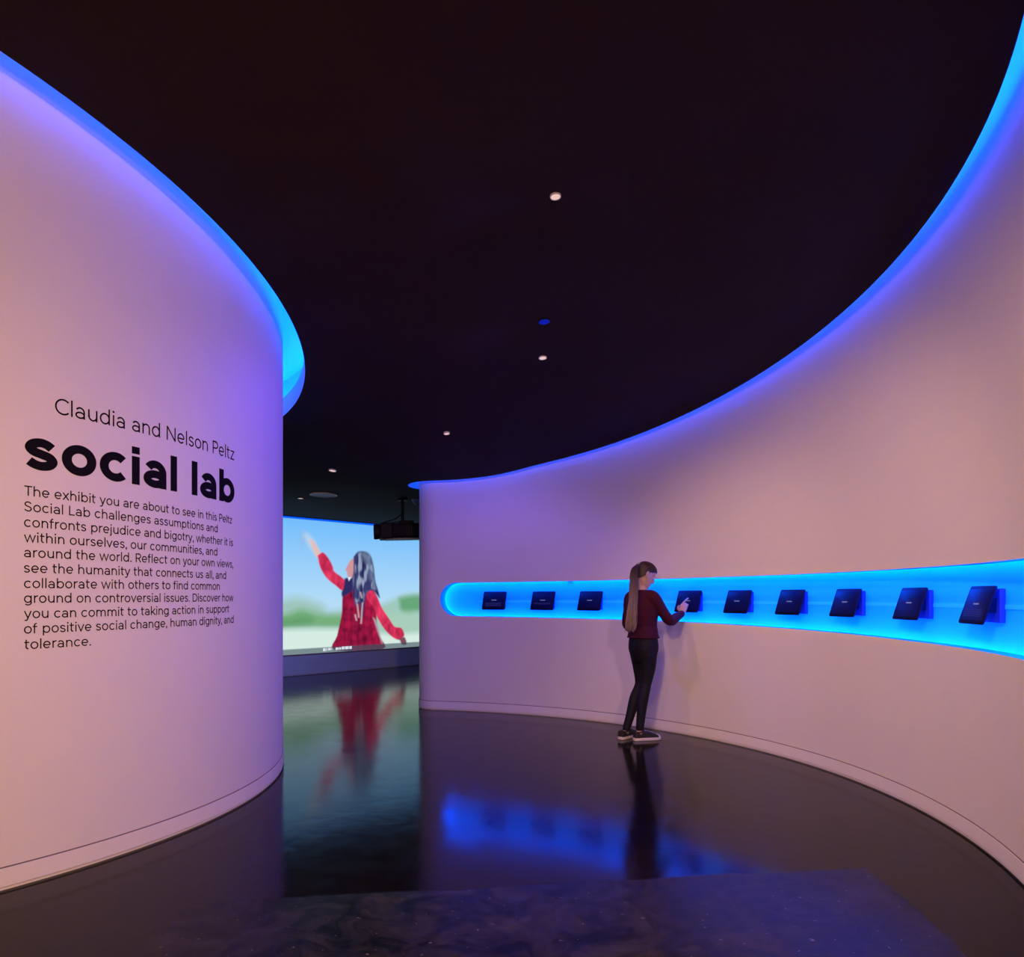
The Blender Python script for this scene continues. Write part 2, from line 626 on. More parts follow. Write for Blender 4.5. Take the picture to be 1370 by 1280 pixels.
def glyph(ch, w, xh, asc, cap, desc, bold=False):
    """centre-line strokes of one geometric sans letter, in ems: (advance, strokes)"""
    h = w / 2
    ry = (xh - w) / 2 + 0.006
    cy = xh / 2
    b = (0.235 if bold else 0.225) - (0.03 if bold else 0)
    nb = b * (0.80 if bold else 0.86)
    sd = 0.05 if bold else 0.078
    sr = 0.03 if bold else 0.046
    Lx = sd + h
    O = lambda cx: (arc_pts(cx, cy, b, ry, 0, 360, 36), True)
    ln = lambda *p: (list(p), False)
    pa = lambda p: (p, False)
    if ch == ' ': return 0.29, []
    if ch == 'o': return 2 * (sr + h + b), [O(sr + h + b)]
    if ch in 'bp':
        cx = Lx + b
        return cx + b + h + sr, [O(cx), ln((Lx, asc if ch == 'b' else xh), (Lx, 0 if ch == 'b' else desc))]
    if ch in 'dq':
        cx = sr + h + b
        return cx + b + h + sd, [O(cx), ln((cx + b, asc if ch == 'd' else xh), (cx + b, 0 if ch == 'd' else desc))]
    if ch == 'g':
        cx = sr + h + b; x1 = cx + b; r = b * 0.95
        return x1 + h + sd, [O(cx), pa([(x1, xh), (x1, desc + h + r * 0.75)] + arc_pts(x1 - r, desc + h + r * 0.75, r, r * 0.75, 0, -145, 16))]
    if ch == 'c':
        cx = sr + h + b
        return cx + b * 0.78 + h + sr, [pa(arc_pts(cx, cy, b, ry, 44, 316, 28))]
    if ch == 'e':
        cx = sr + h + b * 0.98
        return cx + b + h + sr, [pa([(cx - b * 0.98, cy - 0.01), (cx + b * 0.98, cy - 0.01)]), pa(arc_pts(cx, cy, b * 0.98, ry, -3, 317, 32))]
    if ch == 'a':
        xa = sr + h + 1.72 * b; ar = min(0.5 * (xa - sr - h), ry); bx = (xa - sr - h) / 2
        bh = 0.60 * xh if not bold else 0.63 * xh
        return xa + h + sd, [pa(arc_pts(sr + h + bx, xh - h - ar, bx, ar, 148, 0, 16) + [(xa, 0)]),
                             (arc_pts(sr + h + bx, bh / 2, bx, bh / 2 - h + 0.004, 0, 360, 30), True)]
    if ch in 'nhmru':
        na = min(nb, ry) * (1.0)
        if ch == 'u':
            return Lx + 2 * nb + h + sd, [pa([(Lx, xh), (Lx, h + na)] + arc_pts(Lx + nb, h + na, nb, na, 180, 360, 18) + [(Lx + 2 * nb, xh)]), ln((Lx + 2 * nb, xh), (Lx + 2 * nb, 0))]
        st = ln((Lx, asc if ch == 'h' else xh), (Lx, 0))
        if ch == 'r':
            return Lx + 0.23 + h, [st, pa(arc_pts(Lx + 0.22, xh - h - 0.20 + 0.01, 0.22, 0.20, 180, 82, 12))]
        a1 = pa(arc_pts(Lx + nb, xh - h - na, nb, na, 180, 0, 18) + [(Lx + 2 * nb, 0)])
        if ch == 'm':
            m_ = nb * 0.92
            a1 = pa(arc_pts(Lx + m_, xh - h - na, m_, na, 180, 0, 18) + [(Lx + 2 * m_, 0)])
            a2 = pa(arc_pts(Lx + 3 * m_, xh - h - na, m_, na, 180, 0, 18) + [(Lx + 4 * m_, 0)])
            return Lx + 4 * m_ + h + sd, [st, a1, a2]
        return Lx + 2 * nb + h + sd, [st, a1]
    if ch in 'ij':
        q = w * 0.62 if not bold else w * 0.52
        dot = ('box', Lx - q, asc - 2 * q - 0.01, Lx + q, asc - 0.01) if not bold else ('box', Lx - h, 0.612, Lx + h, 0.755)
        if ch == 'i': return 2 * Lx, [ln((Lx, xh), (Lx, 0)), dot]
        return 2 * Lx, [pa([(Lx, xh), (Lx, desc + h + 0.10)] + arc_pts(Lx - 0.10, desc + h + 0.10, 0.10, 0.10, 0, -95, 8)), dot]
    if ch == 'l': return 2 * Lx, [ln((Lx, asc), (Lx, 0))]
    if ch == 'k': return Lx + 0.46, [ln((Lx, asc), (Lx, 0)), ln((Lx + 0.40, xh), (Lx, 0.17)), ln((Lx + 0.13, 0.27), (Lx + 0.43, 0))]
    if ch == 't': return 0.39, [pa([(0.15, 0.675), (0.15, h + 0.12)] + arc_pts(0.27, h + 0.12, 0.12, 0.12, 180, 285, 10)), ln((0.03, xh - h), (0.35, xh - h))]
    if ch == 'f': return 0.36, [pa([(0.14, 0), (0.14, asc - h - 0.12)] + arc_pts(0.26, asc - h - 0.12, 0.12, 0.12, 180, 75, 10)), ln((0.02, xh - h), (0.33, xh - h))]
    if ch == 'v': return 0.55, [ln((0.05, xh), (0.275, h * 0.6), (0.50, xh))]
    if ch == 'y': return 0.55, [ln((0.05, xh), (0.285, 0.01)), pa([(0.50, xh), (0.275, 0.0), (0.24, -0.09)] + spl([(0.24, -0.09), (0.19, desc + h + 0.005), (0.12, desc + h), (0.06, desc + h + 0.03)], 4)[1:])]
    if ch == 'w': return 0.84, [ln((0.05, xh), (0.235, h * 0.6), (0.42, xh - h * 0.4), (0.605, h * 0.6), (0.79, xh))]
    if ch == 'x': return 0.54, [ln((0.06, xh), (0.48, 0)), ln((0.48, xh), (0.06, 0))]
    if ch == 'z': return 0.50, [ln((0.06, xh - h), (0.43, xh - h), (0.08, h), (0.45, h))]
    if ch in 'sS':
        H_ = xh if ch == 's' else cap
        W_ = 0.44 if ch == 's' else 0.56
        if bold: W_ = 0.49
        k = [(0.90, 0.82), (0.72, 0.945), (0.48, 1.0), (0.22, 0.93), (0.10, 0.76), (0.22, 0.60), (0.50, 0.51), (0.80, 0.41), (0.92, 0.24), (0.80, 0.07), (0.52, 0.0), (0.26, 0.05), (0.05, 0.17)]
        return W_ + 0.07, [pa(spl([(0.035 + h * 0.6 + x_ * (W_ - h * 1.2), h - 0.006 + y_ * (H_ - w + 0.012)) for x_, y_ in k], 5))]
    if ch == 'C':
        rx, r2 = 0.335, (cap - w) / 2 + 0.006
        return 0.70, [pa(arc_pts(0.05 + h + rx, cap / 2, rx, r2, 45, 315, 34))]
    if ch == 'N': return 0.80, [ln((0.09 + h, 0), (0.09 + h, cap)), ln((0.09 + h, cap - 0.02), (0.71 - h, 0.02)), ln((0.71 - h, 0), (0.71 - h, cap))]
    if ch == 'L': return 0.56, [ln((0.09 + h, cap), (0.09 + h, h), (0.53, h))]
    if ch == 'T': return 0.58, [ln((0.29, 0), (0.29, cap - h)), ln((0.02, cap - h), (0.56, cap - h))]
    if ch in 'PR':
        r_ = (cap * 0.54 - w) / 2 + h * 0.6; x0 = 0.09 + h; ym = cap - h - 2 * r_
        s_ = [ln((x0, 0), (x0, cap)), pa([(x0, cap - h), (0.37, cap - h)] + arc_pts(0.37, cap - h - r_, 0.20, r_, 90, -90, 16) + [(x0, ym)])]
        if ch == 'R': s_.append(ln((0.36, ym), (0.58, 0)))
        return (0.64 if ch == 'P' else 0.66), s_
    if ch == 'D':
        x0 = 0.09 + h; r_ = cap / 2 - h
        return 0.76, [(([(x0, h), (x0, cap - h), (0.33, cap - h)] + arc_pts(0.36, cap / 2, 0.34, r_, 90, -90, 22)), True)]
    if ch == '.': return 0.20, [('box', 0.06, 0, 0.06 + w * 1.25, w * 1.25)]
    if ch == ',': return 0.20, [('box', 0.06, 0, 0.06 + w * 1.25, w * 1.25), ln((0.06 + w * 0.9, w * 0.3), (0.06 + w * 0.3, -0.11))]
    raise KeyError(ch)


def ribbon(pts, w, closed):
    """outline quads of a stroke with mitred corners and flat ends"""
    P = [Vector(p) for p in pts]
    if closed and (P[0] - P[-1]).length < 1e-6: P = P[:-1]
    n = len(P); h = w / 2; Lf = []; Rt = []
    for i in range(n):
        a = P[i - 1] if (i > 0 or closed) else None
        c = P[(i + 1) % n] if (i < n - 1 or closed) else None
        d1 = (P[i] - a).normalized() if a is not None else None
        d2 = (c - P[i]).normalized() if c is not None else None
        if d1 is None: d1 = d2
        if d2 is None: d2 = d1
        n1 = Vector((-d1.y, d1.x)); n2 = Vector((-d2.y, d2.x))
        mth = n1 + n2
        if mth.length < 1e-4: mth = n1.copy()
        mth.normalize()
        k = min(h / max(mth.dot(n1), 0.35), h * 2.2)
        Lf.append(P[i] + mth * k); Rt.append(P[i] - mth * k)
    quads = []
    for i in range(n if closed else n - 1):
        j = (i + 1) % n
        quads.append((Lf[i], Rt[i], Rt[j], Lf[j]))
    return quads


def set_line(text, em, st):
    """quads of a line of text in metres, starting at x = 0; also returns the ink extent and per-word spans"""
    x = 0.0; words = [[]]; lo_x = None; hi_x = 0
    for ch in text:
        adv, strokes = glyph(ch, **st)
        if ch == ' ': words.append([]); x += adv; continue
        for s in strokes:
            if s[0] == 'box':
                _, x0, y0, x1, y1 = s
                qs = [(Vector((x0, y1)), Vector((x0, y0)), Vector((x1, y0)), Vector((x1, y1)))]
            else: qs = ribbon(s[0], st['w'], s[1])
            for q in qs:
                q = [Vector(((p.x + x) * em, p.y * em)) for p in q]
                lo_x = min(p.x for p in q) if lo_x is None else min(lo_x, min(p.x for p in q))
                hi_x = max(hi_x, max(p.x for p in q))
                words[-1].append(q)
        x += adv
    return words, lo_x, hi_x


def left_arc(px):
    """arc length on the drum wall where the sight line of pixel column px first meets it"""
    dx = (px - 685.0) / FPX
    a_ = dx * dx + 1; b_ = -2 * (dx * CL.x + CL.y); c_ = CL.length_squared - RL * RL
    s = (-b_ - math.sqrt(b_ * b_ - 4 * a_ * c_)) / (2 * a_)
    return RL * math.atan2(s - CL.y, s * dx - CL.x), s


def on_drum(s, z, out):
    a = s / RL
    return (CL.x + (RL + out) * math.cos(a), CL.y + (RL + out) * math.sin(a), z)


def lay(words, lo_x, hi_x, s0, s1, z0, z1, yoff=0.0):
    """place quads on the wall between arc s0 and s1, baseline from z0 to z1; thin raised vinyl"""
    out = []
    for wd in words:
        verts, faces = [], []
        for q in wd:
            k = len(verts)
            for o_ in (0.0003, 0.0012):
                for p in q:
                    t = (p.x - lo_x) / (hi_x - lo_x)
                    verts.append(on_drum(s0 + t * (s1 - s0), z0 + (z1 - z0) * t + p.y, o_))
            faces.append((k + 4, k + 5, k + 6, k + 7))
            for i in range(4):
                j = (i + 1) % 4
                faces.append((k + i, k + j, k + 4 + j, k + 4 + i))
        out.append((verts, faces))
    return out


BOOK = dict(w=0.084, xh=0.525, asc=0.735, cap=0.71, desc=-0.185)
LIGHT = dict(w=0.074, xh=0.525, asc=0.735, cap=0.71, desc=-0.185)
BOLD = dict(w=0.158, xh=0.562, asc=0.745, cap=0.72, desc=-0.19, bold=True)


def wall_z(px, py):
    s, Z = left_arc(px)
    return EYE + (HORIZON - py) * Z / FPX


def wall_text(text, em, st, px0, py0, px1, py1):
    words, a_, b_ = set_line(text, em, st)
    return lay(words, a_, b_, left_arc(px0)[0], left_arc(px1)[0], wall_z(px0, py0), wall_z(px1, py1))


base_pt = on_drum(left_arc(170)[0], 0.0, 0.002)
name_thing = tag(empty('wall_lettering', (base_pt[0], base_pt[1], 2.1)),
                 'thin black one line name lettering above the bold title on the curved wall', 'lettering')
for g_ in wall_text('Claudia and Nelson Peltz', 0.1085, LIGHT, 73.5, 553.0, 313.5, 616.0):
    obj('word', g_, M_INK, name_thing, world_space=True)
title = tag(empty('wall_lettering', (base_pt[0], base_pt[1], 1.9)),
            'large bold black two word title lettering on the curved white wall', 'lettering')
for g_ in wall_text('social lab', 0.262, BOLD, 33.0, 626.0, 313.5, 674.2):
    obj('word', g_, M_INK, title, world_space=True)
para = tag(empty('wall_lettering', (base_pt[0], base_pt[1], 1.3)),
           'eleven line black paragraph of small lettering below the bold title', 'lettering')
LINES = [('The exhibit you are about to see in this Peltz', 32.5, 662.6, 310.5, 700.6),
         ('Social Lab challenges assumptions and', 32.5, 683.6, 291.0, 712.2),
         ('confronts prejudice and bigotry, whether it is', 32.0, 704.4, 311.5, 730.8),
         ('within ourselves, our communities, and', 32.0, 724.8, 290.5, 743.2),
         ('around the world. Reflect on your own views,', 32.0, 745.2, 312.0, 759.6),
         ('see the humanity that connects us all, and', 32.0, 765.8, 302.3, 774.6),
         ('collaborate with others to find common', 32.0, 786.5, 293.8, 789.0),
         ('ground on controversial issues. Discover how', 32.0, 806.4, 312.0, 804.2),
         ('you can commit to taking action in support', 32.0, 827.2, 306.3, 819.0),
         ('of positive social change, human dignity, and', 32.0, 847.6, 312.3, 833.2),
         ('tolerance.', 32.5, 868.6, 121.5, 863.4)]
for t_, x0, y0, x1, y1 in LINES:
    ws = wall_text(t_, 0.0655, BOOK, x0, y0, x1, y1)
    for g_ in ws: obj('word', g_, M_INK, para, world_space=True)

# ------------------------------------------------------------------ things on the ceiling
M_TRIM = mat('white_lamp_trim', (0.62, 0.60, 0.60), 0.5, vary=0.03)
M_LENS = emitter('warm_lamp_lens', (1.0, 0.66, 0.58), 0.85, 'NONE')
M_BLUELENS = emitter('blue_lamp_lens', (0.004, 0.012, 0.36), 1.0, 'NONE')
M_BLACKM = mat('black_metal', (0.007, 0.007, 0.009), 0.6, vary=0.1, spec=0.15)
M_GRILLE = mat('grey_speaker_grille', (0.30, 0.30, 0.36), 0.6, vary=0.15, scale=300, bump=0.3, bscale=900)


def on_ceiling(px, py):
    Z = 5.0
    for _ in range(60):
        p = at(px, py, Z)
        Z += ((ceil_z(p.x, p.y) - EYE) * FPX / (HORIZON - py) - Z) * 0.35
    p = at(px, py, Z)
    return Vector((p.x, p.y, ceil_z(p.x, p.y)))


def ceiling_slope(p):
    e = 0.05
    n = Vector((-(ceil_z(p.x + e, p.y) - ceil_z(p.x - e, p.y)) / (2 * e), -(ceil_z(p.x, p.y + e) - ceil_z(p.x, p.y - e)) / (2 * e), 1)).normalized()
    return Vector((0, 0, 1)).rotation_difference(n).to_euler()


def downlight(px, py, r, label, lens=M_LENS, lens_name='lens', group='recessed downlights in the black ceiling'):
    p = on_ceiling(px, py)
    t = tag(empty('recessed_downlight', p, ceiling_slope(p)), label, 'ceiling light', group)
    bm = bmesh.new(); add_disc_solid(bm, (0, 0, 0), r * 0.86, r * 1.0, -0.014, 0.004, 32); obj('trim_ring', bm, M_TRIM if lens is M_LENS else M_BLACKM, t, 40)
    bm = bmesh.new(); add_disc_solid(bm, (0, 0, 0), 0, r * 0.87, -0.011, 0.004, 32); obj(lens_name, bm, lens, t, 40)
    return p


p1 = downlight(743, 260.5, 0.031, 'small round white ceiling downlight nearest the viewer, highest in the picture')
p2 = downlight(726, 477, 0.033, 'small round ceiling downlight just beyond the dim blue lens')
p3 = downlight(597.5, 578.5, 0.030, 'small round ceiling downlight above the far end of the curved right wall')
p4 = downlight(445, 628.3, 0.044, 'small round ceiling downlight in front of the round grey speaker')
p5 = downlight(402, 665.5, 0.040, 'small round ceiling downlight nearest the screen, left of the round speaker')
pb = downlight(728, 428.5, 0.047, 'dim deep blue round ceiling lens between two white downlights', M_BLUELENS, group=None)


def lamp_at(p, target, watts, angle, blend=0.9, size=0.035, color=PINK):
    spot('spot_lamp', (p.x, p.y, p.z - 0.07), target, watts, angle, blend, size, color)


lamp_at(p1, (2.3, 5.6, 1.0), 80, 88)
lamp_at(p2, (2.0, 6.8, 0.3), 45, 95)
lamp_at(p3, (0.2, 8.7, 0.4), 8, 110)
lamp_at(p1, (-2.0, 4.1, 1.2), 60, 110, 0.8, 0.05, (0.12, 0.05, 1.0))  # blue fill added at this white downlight to tint the left wall
lamp_at(p4, (p4.x, p4.y, 0), 6, 110)
lamp_at(p5, (p5.x, p5.y, 0), 6, 110)
lamp_at(p5, (p5.x - 0.5, p5.y + 2.0, 0), 220, 130, 0.8, 0.06, (0.16, 0.24, 1.0))  # added blue flood, brightens the far wall below the screen
lamp_at(pb, (pb.x - 1.6, pb.y + 0.2, 0.9), 120, 116, 0.5, 0.05, (0.12, 0.05, 1.0))
lamp_at(p3, (-0.6, 8.2, 0), 45, 150, 0.5, 0.05, (0.12, 0.05, 1.0))  # extra blue light added over the passage for a violet ambient

# round loudspeaker set into the ceiling
p = on_ceiling(433, 661)
t = tag(empty('ceiling_speaker', p, ceiling_slope(p)), 'large round grey ceiling speaker in front of the projection screen', 'speaker')
bm = bmesh.new(); add_disc_solid(bm, (0, 0, 0), 0.160, 0.178, -0.016, 0.004, 48); obj('rim', bm, M_TRIM, t, 40)
bm = bmesh.new(); add_disc_solid(bm, (0, 0, 0), 0, 0.162, -0.011, 0.004, 48); obj('grille', bm, M_GRILLE, t, 40)

# small dome beside the projector
p = on_ceiling(557, 668)
t = tag(empty('ceiling_dome_camera', p), 'small pale dome fixture on the ceiling beside the projector', 'camera')
bm = bmesh.new(); add_disc_solid(bm, (0, 0, 0), 0, 0.060, -0.02, 0.001, 32); obj('base_ring', bm, M_TRIM, t, 40)
bm = bmesh.new()
rings = []
for q in range(0, 86, 10):
    rr_ = 0.052 * math.cos(R(q)); zz_ = -0.02 - 0.052 * math.sin(R(q))
    rings.append([Vector((rr_ * math.cos(2 * math.pi * k / 24), rr_ * math.sin(2 * math.pi * k / 24), zz_)) for k in range(24)])
add_loft(bm, rings); obj('dome', bm, M_GRILLE, t, 60)

# projector hanging from the ceiling, lens towards the screen side
M_PROJ = mat('black_projector_plastic', (0.004, 0.004, 0.006), 0.6, spec=0.15, vary=0.1)
M_PROJ2 = mat('dark_grey_projector_plastic', (0.012, 0.012, 0.016), 0.6, spec=0.2, vary=0.1)
M_PALE = mat('pale_underside_plate', (0.36, 0.36, 0.40), 0.5, vary=0.05)
M_GLASS = mat('dark_lens_glass', (0.02, 0.02, 0.03), 0.08, spec=0.9)
ZP = 10.35
c0 = at(537, 711, ZP)
t = tag(empty('projector', c0, (0, R(-2.0), R(12))), 'black projector hung from the ceiling in front of the screen', 'projector')
u = ZP / FPX                                   # metres per photo pixel at that distance
bm = bmesh.new(); add_box(bm, (12 * u, 0, 0.0), (52 * u, 0.42, 19 * u), bevel=0.02, seg=3); obj('housing', bm, M_PROJ, t, 40)
bm = bmesh.new(); add_box(bm, (-20 * u, 0, 0.002), (17 * u, 0.40, 21 * u), bevel=0.018, seg=3); obj('front_cover', bm, M_PROJ2, t, 40)
lens = None
bm = bmesh.new()
def xring(x, r): return [Vector((x, -0.03 + r * math.cos(2 * math.pi * k / 28), r * math.sin(2 * math.pi * k / 28))) for k in range(28)]
add_loft(bm, [xring(-26 * u, 9.4 * u), xring(-34 * u, 10.2 * u), xring(-36.5 * u, 9.8 * u), xring(-36.5 * u, 7.6 * u), xring(-33.5 * u, 7.2 * u)])
lens = obj('lens_barrel', bm, M_PROJ2, t, 35)
bm = bmesh.new(); add_loft(bm, [xring(-33.8 * u, 7.1 * u), xring(-35.3 * u, 4.5 * u), xring(-35.8 * u, 1.5 * u)]); obj('lens_glass', bm, M_GLASS, lens, 60)
bm = bmesh.new()
for k in range(7): add_box(bm, (6 * u + k * 0.03, -0.212, 0.0), (0.014, 0.008, 12 * u))
obj('vent_grille', bm, M_PROJ2, t)
bm = bmesh.new(); add_box(bm, (8 * u, -0.02, -10.4 * u), (58 * u, 0.30, 0.014), bevel=0.004); obj('bottom_plate', bm, M_PALE, t, 40)
bm = bmesh.new(); add_box(bm, (6 * u, 0, 11.5 * u), (20 * u, 0.22, 4.5 * u), bevel=0.006); obj('mount_bracket', bm, M_BLACKM, t, 40)
hh = ceil_z(c0.x, c0.y) - c0.z
bm = bmesh.new(); add_tube(bm, [(2 * u, 0, 12 * u), (2 * u + 0.01, 0, hh - 0.004)], 0.022, 14, False); obj('ceiling_pole', bm, M_BLACKM, t, 40)
bm = bmesh.new(); add_disc_solid(bm, (2 * u + 0.01, 0, hh - 0.02), 0, 0.07, -0.012, 0.012, 28); obj('ceiling_plate', bm, M_BLACKM, t, 40)
bm = bmesh.new(); add_tube(bm, smooth_pts([(-28 * u, 0.05, 8 * u), (-22 * u, 0.03, 13 * u), (-10 * u, 0, 16 * u), (-2 * u, 0, 21 * u), (2 * u, 0.02, 24 * u)], 6), 0.008, 8); obj('cable', bm, M_BLACKM, t, 60)
bm = bmesh.new(); add_tube(bm, smooth_pts([(-20 * u, -0.03, 9.5 * u), (-8 * u, -0.05, 12 * u), (4 * u, -0.05, 13.5 * u)], 6), 0.007, 8); obj('cable', bm, M_BLACKM, t, 60)

# ------------------------------------------------------------------ projected film on the far wall
NS, NZ = 380, 226
s_lo, s_hi = -1.55, 3.90                       # along the wall from point A
z_lo, z_hi = 0.362, 2.632
def lin(c): return np.where(np.array(c) / 255.0 <= 0.04045, np.array(c) / 255.0 / 12.92, ((np.array(c) / 255.0 + 0.055) / 1.055) ** 2.4)
sg = np.linspace(s_lo, s_hi, NS); zg = np.linspace(z_lo, z_hi, NZ)
SX, SZ = np.meshgrid(sg, zg)
def film(px, py):
    """film coordinates (metres along, height) of a detail seen at px, py"""
    dx = (px - 685.0) / FPX
    k = (A.x - dx * A.y) / (dx * dS.y - dS.x)
    Z = A.y + k * dS.y
    return k, EYE + (HORIZON - py) * Z / FPX
def sdf(pts):
    """signed distance to a polygon, negative inside"""
    P = np.array(pts); d = np.full(SX.shape, 9.0); ins = np.zeros(SX.shape, bool)
    for i in range(len(P)):
        a_, b_ = P[i - 1], P[i]
        ex, ey = b_ - a_; wx, wy = SX - a_[0], SZ - a_[1]
        t_ = np.clip((wx * ex + wy * ey) / (ex * ex + ey * ey + 1e-9), 0, 1)
        d = np.minimum(d, np.hypot(wx - ex * t_, wy - ey * t_))
        c_ = ((a_[1] > SZ) != (b_[1] > SZ)) & (SX < (b_[0] - a_[0]) * (SZ - a_[1]) / (b_[1] - a_[1] + 1e-12) + a_[0])
        ins ^= c_
    return np.where(ins, -d, d)
def poly(px_pts, curve=True):
    pts = [film(*p) for p in px_pts]
    if curve:
        q = smooth_pts([Vector((a_, b_, 0)) for a_, b_ in pts + pts[:1]], 4)
        pts = [(v_.x, v_.y) for v_ in q[:-1]]
    return sdf(pts)
rng = np.random.default_rng(3)
def vnoise(fx, fz, seed=0):
    r_ = np.random.default_rng(seed); g_ = r_.random((64, 64))
    x_, z_ = (SX - s_lo) * fx, (SZ - z_lo) * fz
    xi, zi = x_.astype(int), z_.astype(int); xf, zf = x_ - xi, z_ - zi
    xf, zf = xf * xf * (3 - 2 * xf), zf * zf * (3 - 2 * zf)
    G = lambda a_, b_: g_[a_ % 64, b_ % 64]
    return (G(xi, zi) * (1 - xf) + G(xi + 1, zi) * xf) * (1 - zf) + (G(xi, zi + 1) * (1 - xf) + G(xi + 1, zi + 1) * xf) * zf
t_ = np.clip((SZ - 1.25) / (z_hi - 1.25), 0, 1)[..., None]
img = lin((170, 209, 236)) * (1 - t_) + lin((108, 180, 240)) * t_
def paint(d, col, soft=0.012, op=1.0):
    global img
    a_ = (np.clip(0.5 - d / (2 * soft), 0, 1) * op)[..., None]
    c_ = lin(col) if not isinstance(col, np.ndarray) else col
    img = img * (1 - a_) + c_ * a_
# blurred trees and pale ground
paint(poly([(340, 806), (376, 802), (400, 799), (428, 808), (440, 818), (470, 819), (470, 870), (340, 880)]), (150, 187, 178), 0.10)
paint(poly([(470, 822), (505, 810), (522, 803), (540, 795), (562, 793), (620, 792), (620, 870), (470, 870)]), (150, 190, 178), 0.07)
paint(poly([(340, 826), (380, 822), (400, 815), (415, 818), (432, 822), (455, 822), (470, 824), (470, 838), (430, 839), (400, 836), (370, 840), (340, 844)]), (112, 166, 118), 0.07)
paint(poly([(340, 832), (384, 828), (405, 824), (418, 829), (410, 836), (380, 838), (340, 842)]), (92, 150, 104), 0.08)
paint(poly([(533, 800), (548, 797), (562, 796), (620, 792), (620, 818), (562, 818), (545, 821), (535, 816)]), (98, 158, 116), 0.06)
paint(poly([(505, 822), (540, 820), (620, 822), (620, 846), (545, 848), (515, 842)]), (160, 196, 178), 0.10)
paint(poly([(300, 846), (376, 842), (430, 841), (470, 842), (520, 848), (560, 846), (640, 842), (640, 900), (300, 900)]), (203, 224, 216), 0.06)
# right arm on the left of the film, raised and waving
hand = poly([(404, 716), (408, 713), (413, 717), (420, 725), (424, 738), (418, 737), (411, 728)])
paint(hand, (185, 205, 225), 0.05, 0.85)
paint(poly([(401, 712), (406, 711), (409, 722), (405, 732), (400, 730)]), (140, 176, 214), 0.06, 0.5)
paint(poly([(413, 722), (418, 723), (428, 739), (427, 744), (422, 745), (417, 734)]), (214, 182, 178), 0.02)
folds = (vnoise(9, 6, 5) * 0.6 + vnoise(22, 16, 6) * 0.4)[..., None]
red = lin((150, 22, 58)) * (1 - folds) + lin((238, 62, 104)) * folds
dark = lin((92, 14, 50)) * (1 - folds) + lin((186, 28, 74)) * folds
paint(poly([(424, 743), (431, 739), (438, 746), (444, 757), (446, 764), (455, 771), (461, 777), (464, 786), (457, 790), (449, 784), (436, 773), (427, 758)]), red, 0.012)
# body of the dress
plaid = (np.clip(np.sin(SX * 42 + 2 * vnoise(4, 4, 2)), 0, 1) * 0.22 + np.clip(np.sin(SZ * 34 + 3 * vnoise(5, 3, 4)), 0, 1) * 0.16)[..., None]
paint(poly([(459, 784), (470, 779), (490, 782), (499, 790), (503, 808), (503, 830), (508, 852), (511, 868), (447, 869), (450, 850), (456, 822), (457, 800)]), dark * (1 - plaid), 0.012)
# lowered arm on the right
paint(poly([(488, 786), (497, 787), (505, 801), (510, 813), (520, 828), (527, 838), (536, 840), (540, 849), (537, 853), (533, 856), (524, 852), (513, 841), (504, 826), (499, 813), (490, 800)]), red, 0.012)
paint(poly([(533, 854), (540, 852), (543, 861), (537, 862)]), (120, 70, 84), 0.015)
paint(poly([(498, 826), (503, 832), (511, 862), (506, 850)]), (190, 176, 190), 0.02, 0.7)
# face in profile and collar
paint(poly([(466, 752), (471, 747), (475, 752), (476, 768), (470, 773), (464, 770), (463, 764), (461, 763), (464, 756)]), (196, 142, 150), 0.012)
paint(poly([(460, 774), (466, 772), (473, 776), (472, 788), (462, 796), (457, 798), (456, 792), (459, 786)]), (44, 40, 92), 0.016)
paint(poly([(464, 772), (469, 772), (466, 777)], False), (225, 230, 245), 0.012)
# long dark hair with pale sky sheen
hd = poly([(472, 745), (478, 738), (488, 738), (495, 744), (499, 758), (501, 776), (505, 790), (507, 800), (498, 790), (491, 792), (488, 800), (484, 826), (480, 806), (476, 812), (472, 800), (470, 776), (472, 764)])
st = np.clip(vnoise(30, 5, 8) * 1.4 - 0.2, 0, 1)[..., None]
hair = lin((30, 30, 80)) * (1 - st) + lin((62, 66, 116)) * st
paint(hd, hair, 0.016)
sheen = np.clip((vnoise(22, 6, 12) * 0.6 + vnoise(9, 8, 13) * 0.5 - 0.52) * 5, 0, 1) * np.clip(0.5 - (hd + 0.03) / 0.04, 0, 1)
img = img * (1 - 0.6 * sheen[..., None]) + lin((176, 190, 214)) * 0.6 * sheen[..., None]
paint(poly([(480, 739), (490, 739), (496, 748), (498, 765), (500, 778), (494, 774), (492, 758), (487, 750)]), (120, 138, 168), 0.05, 0.6)
for a_, b_ in (((481, 792), (483, 800)), ((477, 808), (479, 826)), ((484, 806), (482, 834)), ((474, 822), (476, 830))):
    p_ = [(a_[0] - 0.8, a_[1]), (a_[0] + 1.0, a_[1]), (b_[0] + 1, b_[1]), (b_[0] - 0.8, b_[1])]
    paint(poly(p_, False), (206, 178, 190), 0.014, 0.8)
# grey caption bar along the foot of the film with a few tiny white words
bar = np.clip((0.453 - SZ) / 0.02 + 0.5, 0, 1)[..., None] * 0.85
img = img * (1 - bar) + (img * 0.12 + lin((70, 96, 120)) * 0.45) * bar
for x0, x1, yy in ((431, 437, 869), (438, 443.5, 868.4), (448, 455, 867.6), (456, 470, 866.6)):
    w_ = np.zeros(SX.shape)
    a_, b_ = film(x0, yy), film(x1, yy)
    m_ = (SX > a_[0]) & (SX < b_[0]) & (np.abs(SZ - a_[1]) < 0.022)
    ch_ = 0.80 + 0.20 * np.sin((SX - a_[0]) * 70)
    img = np.where((m_)[..., None], lin((216, 224, 236)) * ch_[..., None], img)

